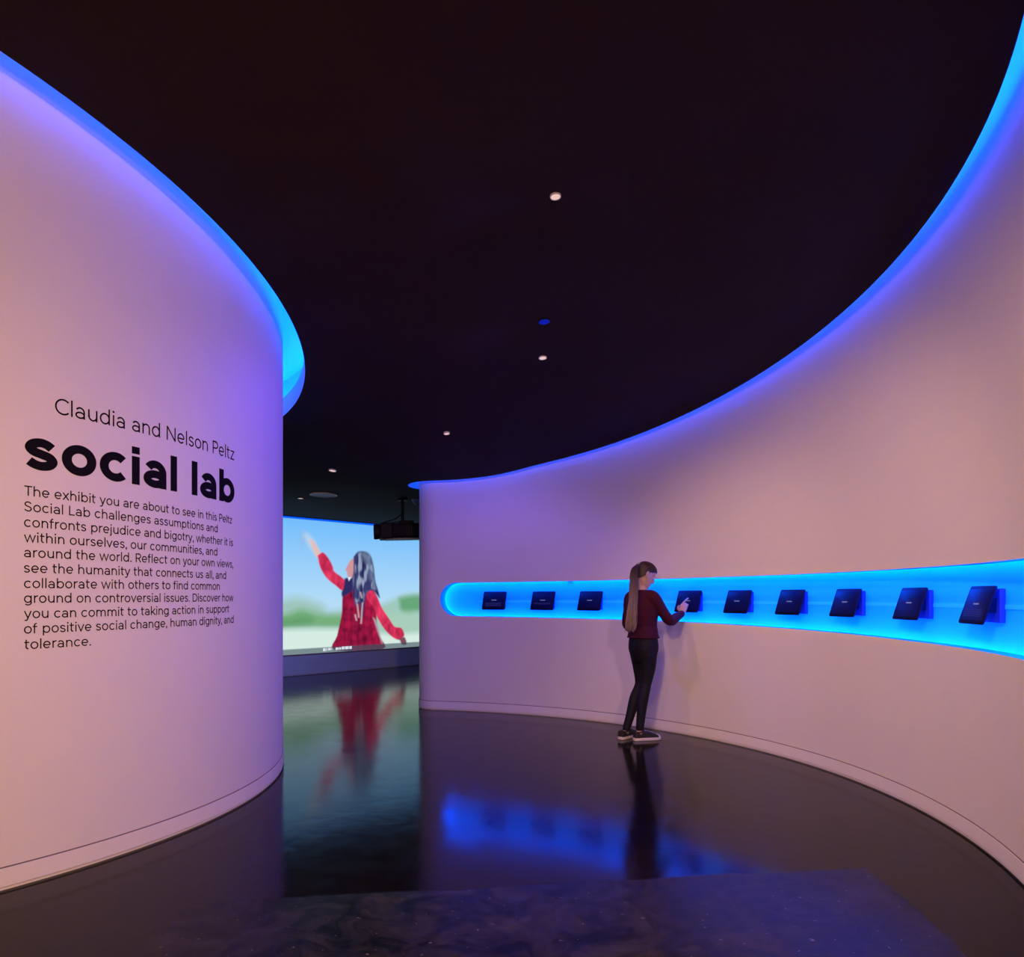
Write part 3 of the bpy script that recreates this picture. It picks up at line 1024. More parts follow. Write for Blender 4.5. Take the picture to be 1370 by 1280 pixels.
mfilm = bpy.data.materials.new('projected_film'); mfilm.use_nodes = True
nt_ = mfilm.node_tree; nt_.nodes.clear()
o_ = nt_.nodes.new('ShaderNodeOutputMaterial'); e_ = nt_.nodes.new('ShaderNodeEmission'); at_ = nt_.nodes.new('ShaderNodeAttribute')
at_.attribute_name = 'film'; e_.inputs[1].default_value = 1.12
nt_.links.new(at_.outputs['Color'], e_.inputs[0]); nt_.links.new(e_.outputs[0], o_.inputs[0])
mfilm.cycles.emission_sampling = 'NONE'
sc_base = A + dS * 1.2 + nS * 0.012
scr = tag(empty('projection_screen', (sc_base.x, sc_base.y, z_lo)), 'wide projection screen showing a long haired girl in a red dress waving', 'screen')
verts = np.zeros((NZ, NS, 3))
verts[..., 0] = A.x + dS.x * SX + nS.x * 0.022; verts[..., 1] = A.y + dS.y * SX + nS.y * 0.022; verts[..., 2] = SZ
idx = np.arange(NS * NZ).reshape(NZ, NS)
faces = np.stack([idx[:-1, :-1], idx[:-1, 1:], idx[1:, 1:], idx[1:, :-1]], -1).reshape(-1, 4)
pic = obj('film_picture', ([tuple(v_) for v_ in verts.reshape(-1, 3)], [tuple(int(i) for i in f_) for f_ in faces]), mfilm, scr, world_space=True)
ca = pic.data.color_attributes.new('film', 'FLOAT_COLOR', 'POINT')
ca.data.foreach_set('color', np.concatenate([img.reshape(-1, 3), np.ones((NS * NZ, 1))], 1).astype(np.float32).ravel())
bm = bmesh.new()
q = [A + dS * s_lo + nS * 0.001, A + dS * s_hi + nS * 0.001, A + dS * s_hi + nS * 0.0215, A + dS * s_lo + nS * 0.0215]
add_loft(bm, [[Vector((p.x, p.y, z_lo - 0.008)) for p in q], [Vector((p.x, p.y, z_hi + 0.008)) for p in q]])
bmesh.ops.recalc_face_normals(bm, faces=bm.faces)
obj('screen_board', bm, M_GREYWALL, scr, world_space=True)
# thin line of blue light along the top of the screen
bm = bmesh.new()
q = [A + dS * s_lo + nS * 0.002, A + dS * s_hi + nS * 0.002, A + dS * s_hi + nS * 0.03, A + dS * s_lo + nS * 0.03]
add_loft(bm, [[Vector((p.x, p.y, z_hi + 0.009)) for p in q], [Vector((p.x, p.y, z_hi + 0.026)) for p in q]])
bmesh.ops.recalc_face_normals(bm, faces=bm.faces)
tag(obj('light_strip', bm, emitter('blue_screen_led', (0.0, 0.07, 1.0), 2.2), scr, world_space=True), 'thin blue light line')

# ------------------------------------------------------------------ tablets in the niche
M_CASE = mat('dark_navy_tablet_case', (0.004, 0.004, 0.022), 0.6, vary=0.1, spec=0.06)
M_SCREEN = mat('dark_tablet_glass', (0.003, 0.003, 0.014), 0.4, emit=(0.02, 0.02, 0.75), estr=0.04, spec=0.05)
M_MARK = emitter('tablet_screen_writing', (0.42, 0.42, 0.75), 0.55, 'NONE')
M_FAINT = emitter('tablet_screen_fine_writing', (0.12, 0.12, 0.75), 0.30, 'NONE')
M_PLATE = mat('mounting_plate_led_tint', (0.012, 0.03, 0.26), 0.6, spec=0.1, vary=0.08)  # pale plate with the blue LED light put into its base colour
TW, TH, TT = 0.285, 0.220, 0.013
TILT = R(19)
TAB_OUT = 0.045


def right_theta(px, depth=0.0):
    dx = (px - 685.0) / FPX; r_ = RR + depth
    a_ = dx * dx + 1; b_ = -2 * (dx * CR.x + CR.y); c_ = CR.length_squared - r_ * r_
    s = (-b_ + math.sqrt(b_ * b_ - 4 * a_ * c_)) / (2 * a_)
    return math.atan2(s - CR.y, s * dx - CR.x)


def rounded(bm, w, h, t, r, z0=0.0):
    pts = []
    for cx, cy, a0 in ((w / 2 - r, h / 2 - r, 0), (-w / 2 + r, h / 2 - r, 90), (-w / 2 + r, -h / 2 + r, 180), (w / 2 - r, -h / 2 + r, 270)):
        for k in range(6): pts.append((cx + r * math.cos(R(a0 + k * 18)), cy + r * math.sin(R(a0 + k * 18))))
    e_ = min(0.0025, t / 3)
    sc_ = lambda p, d: Vector((p[0] * (1 - 2 * d / w), p[1] * (1 - 2 * d / h), 0))
    rings = [[sc_(p, e_) + Vector((0, 0, z0)) for p in pts], [sc_(p, 0) + Vector((0, 0, z0 + e_)) for p in pts],
             [sc_(p, 0) + Vector((0, 0, z0 + t - e_)) for p in pts], [sc_(p, e_) + Vector((0, 0, z0 + t)) for p in pts]]
    add_loft(bm, rings)


def make_tablet():
    """local axes: x to the right, y up the glass, z out of the glass; z = 0 is the glass"""
    t = empty('tablet', (0, 0, 0))
    bm = bmesh.new(); rounded(bm, TW, TH, TT, 0.012, -TT); obj('casing', bm, M_CASE, t, 40)
    bm = bmesh.new(); rounded(bm, TW - 0.022, TH - 0.040, 0.0012, 0.003, 0.0); s_ = obj('glass_screen', bm, M_SCREEN, t, 40)
    bm = bmesh.new()
    x_ = -0.032
    for w_ in (0.010, 0.006, 0.012, 0.008, 0.011, 0.007):
        add_box(bm, (x_ + w_ / 2, 0.004, 0.0016), (w_ * 0.86, 0.0075, 0.0006)); x_ += w_ + 0.0015
    obj('screen_title', bm, M_MARK, s_)
    # arm and wall plate are set upright, so undo the tilt of the glass
    U = Matrix.Rotation(TILT, 4, 'X')
    back = (BACK - TAB_OUT) / 1.0
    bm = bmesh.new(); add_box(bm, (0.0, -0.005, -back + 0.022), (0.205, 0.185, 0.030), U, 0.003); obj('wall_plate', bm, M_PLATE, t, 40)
    bm = bmesh.new(); add_box(bm, (0.0, -0.004, -back * 0.5 - 0.002), (0.130, 0.085, back * 0.50), U, 0.006); obj('mount_block', bm, M_CASE, t, 40)
    return t


def fine_rows(parent, rows, seed):
    r_ = random.Random(seed); bm = bmesh.new()
    for k in range(rows):
        x_ = -0.105
        while x_ < 0.09:
            w_ = r_.uniform(0.006, 0.016)
            add_box(bm, (x_ + w_ / 2, -0.030 - k * 0.012, 0.0016), (w_, 0.0035, 0.0006)); x_ += w_ + 0.005
    obj('screen_text', bm, M_FAINT, parent)


def copy_tree(o, parent=None):
    c = o.copy(); COL.objects.link(c)
    if parent is not None: c.parent = parent
    for ch in o.children: copy_tree(ch, c)
    return c


TABS = [(661.0, 'dark tablet nearest the rounded left end of the blue niche'),
        (726.0, 'dark tablet second from the rounded left end of the blue niche'),
        (789.0, 'dark tablet just left of the girl, behind her back'),
        (920.0, 'dark tablet that the girl touches with her finger'),
        (986.0, 'dark tablet first to the right of the one being touched'),
        (1056.0, 'dark tablet second to the right of the one being touched'),
        (1130.0, 'dark tablet third to the right of the girl, with three more beyond it'),
        (1216.0, 'dark tablet next to the largest one in the right part of the niche'),
        (1306.0, 'largest dark tablet, closest to the right edge of the picture')]
proto = make_tablet()
tabs = []
for i, (px, lab) in enumerate(TABS):
    o = proto if i == 0 else copy_tree(proto)
    th = right_theta(px, TAB_OUT)
    nrm = Vector((-math.cos(th), -math.sin(th), 0)); tv = Vector((math.sin(th), -math.cos(th), 0)); zz = Vector((0, 0, 1))
    U_ = zz * math.cos(TILT) - nrm * math.sin(TILT); N_ = nrm * math.cos(TILT) + zz * math.sin(TILT)
    loc = Vector((CR.x, CR.y, 0)) - nrm * (RR + TAB_OUT); loc.z = 1.286
    Mx = Matrix(((tv.x, U_.x, N_.x, loc.x), (tv.y, U_.y, N_.y, loc.y), (tv.z, U_.z, N_.z, loc.z), (0, 0, 0, 1)))
    o.matrix_world = Mx
    tag(o, lab, 'tablet', 'tablets along the blue niche')
    tabs.append((o, Mx))
for i, rows in ((0, 4), (1, 2), (8, 4)):
    fine_rows([c for c in tabs[i][0].children if c.name.startswith('glass_screen')][0], rows, i)

# ------------------------------------------------------------------ the girl at the tablet
M_SKIN = mat('skin', (0.52, 0.33, 0.26), 0.5, vary=0.05, scale=60, spec=0.35)
M_LIP = mat('lips', (0.42, 0.16, 0.15), 0.45, vary=0.05)
M_EYEW = mat('eye_white', (0.75, 0.73, 0.72), 0.25)
M_EYED = mat('eye_dark', (0.02, 0.014, 0.012), 0.2)
M_SWEAT = mat('burgundy_knit', (0.048, 0.005, 0.016), 0.85, vary=0.22, scale=140, bump=0.35, bscale=260, spec=0.2)
M_LEGG = mat('black_leggings', (0.007, 0.007, 0.010), 0.7, vary=0.15, scale=80, spec=0.2)
M_SHOE = mat('black_canvas', (0.012, 0.011, 0.014), 0.8, vary=0.15, scale=200, bump=0.2, bscale=600)
M_RUBBER = mat('white_rubber', (0.55, 0.52, 0.50), 0.6, vary=0.06, scale=60)
M_LACE = mat('pale_laces', (0.50, 0.48, 0.48), 0.8, vary=0.08, scale=100)
M_TIE = mat('pale_hair_tie', (0.40, 0.36, 0.33), 0.7, vary=0.1)

# hair: dark at the crown, ash brown towards the ends
m, nt, b = new_mat('brown_hair'); M_HAIR = m
tc = nt.nodes.new('ShaderNodeTexCoord'); sp = nt.nodes.new('ShaderNodeSeparateXYZ'); nz = nt.nodes.new('ShaderNodeTexNoise')
mp = nt.nodes.new('ShaderNodeMapping'); mp.inputs['Scale'].default_value = (90, 90, 7)
nt.links.new(tc.outputs['Object'], mp.inputs[0]); nt.links.new(mp.outputs[0], nz.inputs['Vector']); nt.links.new(tc.outputs['Object'], sp.inputs[0])
mr = nt.nodes.new('ShaderNodeMapRange'); mr.inputs['From Min'].default_value = 1.16; mr.inputs['From Max'].default_value = 1.56
nt.links.new(sp.outputs['Z'], mr.inputs['Value'])
cr = nt.nodes.new('ShaderNodeValToRGB'); e = cr.color_ramp.elements
e[0].position, e[0].color = 0.0, (0.36, 0.26, 0.19, 1); e[1].position, e[1].color = 1.0, (0.040, 0.022, 0.016, 1)
nt.links.new(mr.outputs[0], cr.inputs[0])
mx = nt.nodes.new('ShaderNodeMix'); mx.data_type = 'RGBA'; mx.blend_type = 'MULTIPLY'; mx.inputs['Factor'].default_value = 0.6
nt.links.new(cr.outputs[0], mx.inputs['A']); nt.links.new(nz.outputs['Fac'], mx.inputs['B'])
nt.links.new(mx.outputs['Result'], b.inputs['Base Color']); b.inputs['Roughness'].default_value = 0.5; b.inputs['Specular IOR Level'].default_value = 0.3

FW = Vector((0.766, 0.643, 0)); RT = Vector((0.643, -0.766, 0)); UP = Vector((0, 0, 1))
foot0 = at(853, 990, 7.08); foot0.z = 0
person = tag(empty('person', foot0), 'girl in a burgundy sweater and black leggings touching a tablet in the blue niche', 'person')


def ellipse(c, a, b_, ax, bx, n=24, p=2.0):
    out = []
    for k in range(n):
        t = 2 * math.pi * k / n; cs, sn = math.cos(t), math.sin(t)
        out.append(c + ax * a * math.copysign(abs(cs) ** (2 / p), cs) + bx * b_ * math.copysign(abs(sn) ** (2 / p), sn))
    return out


def body_rings(bm, spec, grow=0.0):
    """spec: (centre, half width across, half depth); rounded caps"""
    rings = [ellipse(c, a + grow, d + grow, RT, FW, 28, 2.3) for c, a, d in spec]
    c, a, d = spec[0]; e_ = (spec[1][0] - spec[0][0]).normalized()
    rings = [ellipse(c - e_ * 0.01, (a + grow) * 0.6, (d + grow) * 0.6, RT, FW, 28)] + rings
    c, a, d = spec[-1]; e_ = (spec[-1][0] - spec[-2][0]).normalized()
    rings.append(ellipse(c + e_ * 0.01, (a + grow) * 0.6, (d + grow) * 0.6, RT, FW, 28))
    add_loft(bm, rings)


def limb(bm, pts, radii, n=16, per=4):
    P = smooth_pts(pts, per)
    rr_ = []
    for i in range(len(P)):
        t = i / per; k = min(int(t), len(radii) - 2); rr_.append(radii[k] + (radii[k + 1] - radii[k]) * (t - k))
    add_tube(bm, P, rr_, n)


# ---- where the finger meets the glass
tab, TM = tabs[3]
c_t = TM.translation; n_t = (TM.to_3x3() @ Vector((0, 0, 1))).normalized()
ray = Vector(((921.3 - 685) / FPX, 1.0, (HORIZON - 800.5) / FPX))
eye_pt = Vector((0, 0, EYE))
tip = eye_pt + ray * ((c_t - eye_pt).dot(n_t) / ray.dot(n_t)) + n_t * 0.0085

ZC = 7.10
neck0 = at(858.5, 791.0, 7.10)
sh_r, sh_l = at(874.0, 799.0, 6.99), at(843.5, 799.5, 7.23)
wr_r = tip + Vector((-0.080, -0.100, -0.146))
el_r = at(896.0, 830.0, 7.04)
el_l, wr_l = at(838.8, 833.0, 7.28), at(852.0, 849.0, 7.43)
pel = at(860.8, 866.0, 7.12)
hip_r, hip_l = at(867.0, 874.0, 7.07), at(855.0, 874.0, 7.17)
kn_r, kn_l = at(864.0, 914.0, 7.09), at(857.0, 915.0, 7.20)
an_r, an_l = at(856.0, 976.0, 7.045), at(838.0, 976.0, 7.105)
T = lambda px, z, Zd: Vector(((px - 685) / FPX * Zd, Zd, z))
torso = [(T(860.5, 0.945, 7.12), 0.150, 0.111), (T(860.5, 0.98, 7.12), 0.145, 0.106), (T(860.0, 1.05, 7.12), 0.132, 0.096),
         (T(859.5, 1.14, 7.11), 0.146, 0.104), (T(859.3, 1.23, 7.11), 0.158, 0.108), (T(859.0, 1.30, 7.11), 0.160, 0.098),
         (T(858.8, 1.345, 7.105), 0.130, 0.078), (T(858.6, 1.375, 7.10), 0.080, 0.060), (T(858.6, 1.395, 7.10), 0.056, 0.052)]

# ---- head frame: she looks right and down
yaw, pitch = R(14), R(27)
hf = Vector((math.cos(yaw) * math.cos(pitch), math.sin(yaw) * math.cos(pitch), -math.sin(pitch)))
hl = Vector((-math.sin(yaw), math.cos(yaw), 0))
hu = hf.cross(hl).normalized()
hc_ = at(863.0, 769.0, 7.10)
HP = lambda x, y, z: hc_ + hf * x + hl * y + hu * z
HEAD = [(-0.118, 0.062, -0.030, 0.016), (-0.110, 0.078, -0.012, 0.034), (-0.090, 0.086, 0.015, 0.048), (-0.066, 0.088, 0.045, 0.057),
        (-0.040, 0.087, 0.072, 0.064), (-0.012, 0.084, 0.090, 0.069), (0.010, 0.083, 0.096, 0.071), (0.035, 0.090, 0.099, 0.073),
        (0.062, 0.086, 0.096, 0.071), (0.088, 0.068, 0.080, 0.059), (0.106, 0.040, 0.052, 0.039), (0.115, 0.012, 0.02, 0.014)]


def head_rings(g=0.0, zs=1.0):
    out = []
    for z, xf, xb, w in HEAD:
        ring = []
        for k in range(36):
            t = 2 * math.pi * k / 36; c_, s_ = math.cos(t), math.sin(t)
            x = (xf + g) * math.copysign(abs(c_) ** 0.92, c_) if c_ > 0 else (xb + g) * math.copysign(abs(c_) ** 0.92, c_)
            ring.append((x, (w + g) * math.copysign(abs(s_) ** 0.92, s_), z * (1 + g / 0.115)))
        out.append(ring)
    return out


bm = bmesh.new()
add_loft(bm, [[HP(*p) for p in r] for r in head_rings()])
# nose, brow, lips, ears
add_tube(bm, [HP(0.080, 0, 0.022), HP(0.093, 0, 0.000), HP(0.105, 0, -0.026)], [0.008, 0.010, 0.0125], 10)
for s_ in (-1, 1):
    add_tube(bm, [HP(0.094, s_ * 0.010, -0.033), HP(0.086, s_ * 0.013, -0.030)], [0.008, 0.007], 8)
    add_tube(bm, smooth_pts([HP(0.002, s_ * 0.070, 0.018), HP(-0.014, s_ * 0.078, 0.024), HP(-0.020, s_ * 0.079, 0.004), HP(-0.008, s_ * 0.074, -0.024), HP(0.001, s_ * 0.070, -0.028)], 4), 0.0075, 8)
    add_tube(bm, [HP(-0.006, s_ * 0.071, 0.012), HP(-0.004, s_ * 0.071, -0.012)], 0.009, 8)
    add_tube(bm, [HP(0.072, s_ * 0.046, 0.020), HP(0.088, s_ * 0.018, 0.024)], 0.0075, 8)
add_tube(bm, [HP(0.080, -0.018, -0.058), HP(0.090, 0, -0.056), HP(0.080, 0.018, -0.058)], [0.005, 0.007, 0.005], 8)
add_tube(bm, [HP(0.080, -0.016, -0.067), HP(0.088, 0, -0.066), HP(0.080, 0.016, -0.067)], [0.005, 0.0075, 0.005], 8)
add_tube(bm, [HP(0.072, -0.010, -0.098), HP(0.078, 0, -0.098), HP(0.072, 0.010, -0.098)], 0.013, 8)
# neck and trunk
limb(bm, [HP(-0.010, 0, -0.030), T(859.6, 1.445, 7.10), T(858.8, 1.40, 7.10), T(858.6, 1.33, 7.10)], [0.048, 0.046, 0.049, 0.062])
body_rings(bm, torso, -0.012)
body_rings(bm, [(T(860.8, 0.78, 7.12), 0.120, 0.090), (T(860.8, 0.84, 7.12), 0.150, 0.112), (T(860.6, 0.92, 7.12), 0.142, 0.104)], -0.012)
limb(bm, [hip_r, (hip_r + kn_r) / 2 + FW * 0.01, kn_r, kn_r * 0.68 + an_r * 0.32 - FW * 0.014, an_r, Vector((an_r.x, an_r.y, 0.075))], [0.070, 0.060, 0.044, 0.046, 0.030, 0.028])
limb(bm, [hip_l, (hip_l + kn_l) / 2 + FW * 0.01, kn_l, kn_l * 0.68 + an_l * 0.32 - FW * 0.014, an_l, Vector((an_l.x, an_l.y, 0.075))], [0.070, 0.060, 0.044, 0.046, 0.030, 0.028])
cl_r, cl_l = T(864.0, 1.335, 7.06), T(854.0, 1.335, 7.14)
limb(bm, [cl_r, sh_r, (sh_r + el_r) / 2, el_r, (el_r + wr_r) / 2, wr_r], [0.048, 0.048, 0.040, 0.034, 0.033, 0.025])
limb(bm, [cl_l, sh_l, (sh_l + el_l) / 2, el_l, (el_l + wr_l) / 2, wr_l], [0.048, 0.048, 0.040, 0.034, 0.033, 0.025])


def hand(bm, wrist, knuckle, side, curl, point=None):
    """palm with four fingers and a thumb; side points to the thumb edge, curl to the palm side"""
    d = (knuckle - wrist).normalized(); side = (side - d * side.dot(d)).normalized(); curl = (curl - d * curl.dot(d) - side * curl.dot(side)).normalized()
    Lp = (knuckle - wrist).length
    rings = []
    for t, w_, th in ((-0.1, 0.024, 0.020), (0.15, 0.028, 0.019), (0.5, 0.036, 0.017), (0.85, 0.039, 0.014), (1.0, 0.036, 0.011)):
        rings.append([wrist + d * Lp * t + side * w_ * math.cos(2 * math.pi * k / 16) + curl * th * math.sin(2 * math.pi * k / 16) for k in range(16)])
    add_loft(bm, rings)
    for k, (off, ln) in enumerate(((0.028, 0.072), (0.009, 0.080), (-0.010, 0.074), (-0.028, 0.058))):
        b0 = wrist + d * Lp * 0.90 + side * off
        if k == 0 and point is not None:
            mid = (b0 + point) / 2 - curl * 0.006
            add_tube(bm, smooth_pts([b0, mid, point], 4), [0.0095, 0.009, 0.009, 0.009, 0.0088, 0.0085, 0.008, 0.0078, 0.007], 8)
        else:
            p1 = b0 + d * ln * 0.45 + curl * 0.010 + side * off * 0.1
            p2 = p1 + d * ln * 0.14 + curl * ln * 0.36
            p3 = p2 - d * ln * 0.18 + curl * ln * 0.20
            add_tube(bm, [b0, p1, p2, p3], [0.0095, 0.009, 0.0085, 0.0072], 8)
    t0 = wrist + d * Lp * 0.30 + side * 0.028 + curl * 0.006
    add_tube(bm, [t0, t0 + side * 0.022 + d * 0.022 + curl * 0.006, t0 + side * 0.026 + d * 0.048 + curl * 0.014, t0 + side * 0.020 + d * 0.066 + curl * 0.022], [0.013, 0.0115, 0.010, 0.0078], 8)


kn_hand = wr_r + (tip - wr_r) * 0.52 + n_t * 0.018
hand(bm, wr_r, kn_hand, Vector((-0.75, 0.45, 0.45)), -n_t * 0.3 - UP * 0.8 + RT * 0.1, tip)
kl_hand = wr_l + Vector((0.075, 0.035, -0.01))
hand(bm, wr_l, kl_hand, Vector((0, 0.2, 1)), Vector((0.5, -0.8, 0)))
bm_body = remesh(bm, 0.0042, 3)
near_ = [(v_.co - c_t).dot(n_t) for v_ in bm_body.verts if (v_.co - c_t).length < 0.16]
print('HAND CLEAR', sorted(near_)[:12:3])
body = obj('body', bm_body, M_SKIN, person, 180, world_space=True)
for s_ in (-1, 1):
    bm = bmesh.new()
    bmesh.ops.create_uvsphere(bm, u_segments=14, v_segments=10, radius=0.0115, matrix=Matrix.Translation(HP(0.075, s_ * 0.030, 0.006)))
    ey = obj('eye', bm, M_EYEW, person, 180, world_space=True)
    bm = bmesh.new()
    bmesh.ops.create_uvsphere(bm, u_segments=12, v_segments=8, radius=0.0058, matrix=Matrix.Translation(HP(0.0835, s_ * 0.031, 0.003)))
    obj('iris', bm, M_EYED, person, 180, world_space=True)

# ---- sweater with long sleeves
bm = bmesh.new()
body_rings(bm, [(c, a + 0.006, d + 0.006) for c, a, d in torso[:-1]] + [(T(858.6, 1.388, 7.10), 0.064, 0.060)], 0.0)
limb(bm, [cl_r, sh_r, (sh_r + el_r) / 2 - UP * 0.006, el_r, (el_r + wr_r) / 2 - UP * 0.004, wr_r * 0.96 + el_r * 0.04], [0.058, 0.060, 0.052, 0.047, 0.044, 0.033])
limb(bm, [cl_l, sh_l, (sh_l + el_l) / 2 - UP * 0.006, el_l, (el_l + wr_l) / 2 - UP * 0.004, wr_l * 0.96 + el_l * 0.04], [0.058, 0.060, 0.052, 0.047, 0.044, 0.033])
bm = remesh(bm, 0.007, 6)
bm.normal_update()
for v_ in bm.verts:                                           # soft folds at the waist, armpits and elbows
    p = v_.co
    w_ = 0.5 + 0.5 * math.sin(p.z * 62 + p.x * 25 + 2.2 * math.sin(p.y * 30))
    amt = 0.0035 * math.exp(-((p.z - 1.03) / 0.09) ** 2) + 0.003 * math.exp(-((p - el_r).length / 0.10) ** 2) + 0.003 * math.exp(-((p - el_l).length / 0.10) ** 2)
    v_.co = p + v_.normal * (w_ - 0.3) * amt
sweater = obj('sweater', bm, M_SWEAT, person, 180, world_space=True)
bm = bmesh.new()
hc2, ha, hd_ = torso[0]
prof_n = 40
for z_, g_ in ((0.952, 0.004),):
    c_ = T(860.5, z_, 7.12)
    ring = ellipse(c_, 0.152 + g_ * 0.6, 0.112 + g_ * 0.6, RT, FW, prof_n, 2.3)
    add_tube(bm, ring + [ring[0]], 0.0075, 8, False)
obj('hem_band', bm, M_SWEAT, sweater, 180, world_space=True)

# ---- leggings
bm = bmesh.new()
body_rings(bm, [(T(861.0, 0.72, 7.12), 0.105, 0.078), (T(860.9, 0.78, 7.12), 0.132, 0.100), (T(860.8, 0.84, 7.12), 0.146, 0.114), (T(860.7, 0.89, 7.12), 0.147, 0.112), (T(860.6, 0.965, 7.12), 0.138, 0.100)], 0.0)
for hp, kn, an in ((hip_r, kn_r, an_r), (hip_l, kn_l, an_l)):
    limb(bm, [hp, (hp + kn) / 2 + FW * 0.012, kn, kn * 0.68 + an * 0.32 - FW * 0.016, kn * 0.3 + an * 0.7 - FW * 0.008, an + UP * 0.012], [0.086, 0.072, 0.053, 0.055, 0.042, 0.037])
bm = remesh(bm, 0.007, 5)
obj('leggings', bm, M_LEGG, person, 180, world_space=True)

# ---- sneakers
def sneaker(heel, toe, ankle):
    d = (toe - heel); Ls = d.length; d.normalize(); sd_ = Vector((-d.y, d.x, 0))
    root = None
    prof_ = [(0.0, 0.014), (0.015, 0.024), (0.05, 0.031), (0.20, 0.034), (0.45, 0.037), (0.66, 0.045), (0.80, 0.044), (0.92, 0.034), (0.985, 0.016)]
    def loop(z, g, x0=0.0, x1=1.0):
        pr = [(max(x0, min(x1, t)), w_) for t, w_ in prof_]
        lft = [heel + d * (t * Ls + (-g if t == 0 else (g if t > 0.95 else 0))) + sd_ * (w_ + g) + UP * z for t, w_ in pr]
        rgt = [heel + d * (t * Ls + (-g if t == 0 else (g if t > 0.95 else 0))) - sd_ * (w_ + g) + UP * z for t, w_ in reversed(pr)]
        return lft + rgt
    heights = [0.080, 0.081, 0.082, 0.082, 0.090, 0.072, 0.056, 0.045, 0.036]
    def upper_loop(f, shrink):
        pr = list(zip(prof_, heights))
        top = lambda h_: 0.022 + (h_ - 0.022) * f
        lft = [heel + d * (t * Ls + (0.006 if t == 0 else 0) - (0.012 * f if t > 0.9 else 0)) + sd_ * w_ * shrink + UP * top(h_) for (t, w_), h_ in pr]
        rgt = [heel + d * (t * Ls + (0.006 if t == 0 else 0) - (0.012 * f if t > 0.9 else 0)) - sd_ * w_ * shrink + UP * top(h_) for (t, w_), h_ in reversed(pr)]
        return lft + rgt
    bm = bmesh.new()
    add_loft(bm, [upper_loop(0.0, 0.98), upper_loop(0.35, 1.0), upper_loop(0.75, 0.97), upper_loop(0.95, 0.80), upper_loop(1.0, 0.45)])
    bmesh.ops.recalc_face_normals(bm, faces=bm.faces)
    bmesh.ops.subdivide_edges(bm, edges=bm.edges[:], cuts=1, use_grid_fill=True, smooth=0.6)
    sh = obj('shoe', bm, M_SHOE, person, 180, world_space=True)
    bm = bmesh.new()
    add_loft(bm, [loop(0.0, 0.0), loop(0.003, 0.004), loop(0.024, 0.004), loop(0.028, 0.0)])
    bmesh.ops.recalc_face_normals(bm, faces=bm.faces)
    obj('sole', bm, M_RUBBER, sh, 40, world_space=True)
    bm = bmesh.new()
    rings = []
    for q in range(0, 7):
        t = 0.80 + 0.185 * q / 6; w_ = np.interp(t, [p[0] for p in prof_], [p[1] for p in prof_]) + 0.0015; h_ = np.interp(t, [p[0] for p in prof_], heights) + 0.001
        c_ = heel + d * t * Ls
        rings.append([c_ + sd_ * w_ * math.cos(R(a_)) + UP * (0.020 + (h_ - 0.018) * max(0, math.sin(R(a_))) ** 0.8) for a_ in range(0, 181, 15)])
    rings = [list(r_) for r_ in rings]
    add_loft(bm, rings, cap=True)
    obj('toe_cap', bm, M_RUBBER, sh, 50, world_space=True)
    for k in range(5):
        t = 0.42 + k * 0.075; w_ = 0.020; h_ = np.interp(t, [p[0] for p in prof_], heights) + 0.001
        c_ = heel + d * t * Ls + UP * h_
        bm = bmesh.new()
        add_tube(bm, [c_ - sd_ * w_ * 1.2 - UP * 0.012, c_ - sd_ * w_ * 0.6, c_ + sd_ * w_ * 0.6 + d * 0.008, c_ + sd_ * w_ * 1.2 + d * 0.010 - UP * 0.012], 0.0036, 8)
        obj('lace', bm, M_LACE, sh, 180, world_space=True)
    bm = bmesh.new()
    col = [ankle * 1.0 for _ in ()]
    cc = Vector((ankle.x, ankle.y, 0.084)) + d * 0.004
    add_tube(bm, [cc + d * 0.040 * math.cos(R(a_)) + sd_ * 0.033 * math.sin(R(a_)) + UP * (0.006 * math.cos(R(a_))) for a_ in range(0, 361, 18)], 0.0062, 8, False)
    obj('collar', bm, M_SHOE, sh, 180, world_space=True)
    return sh


G0 = lambda px, py: Vector(((px - 685.0) * EYE / (py - HORIZON), FPX * EYE / (py - HORIZON), 0.0))
hr_, tr_ = G0(848.0, 990.8), G0(883.0, 988.6)
hl_, tl_ = G0(829.5, 989.6), G0(852.0, 983.5)
sneaker(hr_, tr_, an_r)
sneaker(hl_, tl_, an_l)

# ---- hair: a smooth cap drawn back into a long ponytail
bm = bmesh.new()
rg0 = head_rings(0.009)
rg = []
for i in range(len(rg0) - 1):                                 # finer rings so that the hairline runs smoothly
    for q in range(6):
        t = q / 6
        rg.append([tuple(a_ * (1 - t) + b_ * t for a_, b_ in zip(rg0[i][k], rg0[i + 1][k])) for k in range(36)])
rg.append(rg0[-1])
NK = 108
fine = []
for r_ in rg:
    fine.append([tuple(r_[k // 3][t] * (1 - (k % 3) / 3) + r_[(k // 3 + 1) % 36][t] * (k % 3) / 3 for t in range(3)) for k in range(NK)])
rg = fine
rows = [[bm.verts.new(HP(*p)) for p in r] for r in rg]
def hair_here(p):
    return p[2] > np.interp(p[0], [-0.11, -0.07, -0.03, 0.0, 0.045, 0.075, 0.10], [-0.085, -0.075, -0.035, 0.020, 0.040, 0.060, 0.066])
for i in range(len(rg) - 1):
    for k in range(NK):
        j = (k + 1) % NK
        c_ = [sum(q[t] for q in (rg[i][k], rg[i][j], rg[i + 1][j], rg[i + 1][k])) / 4 for t in range(3)]
        if hair_here(c_): bm.faces.new((rows[i][k], rows[i][j], rows[i + 1][j], rows[i + 1][k]))
bm.faces.new(rows[-1])
for v_ in [v_ for v_ in bm.verts if not v_.link_faces]: bm.verts.remove(v_)
bm.normal_update()
bm.normal_update()
for _ in range(4): bmesh.ops.smooth_vert(bm, verts=bm.verts[:], factor=0.5, use_axis_x=True, use_axis_y=True, use_axis_z=True)
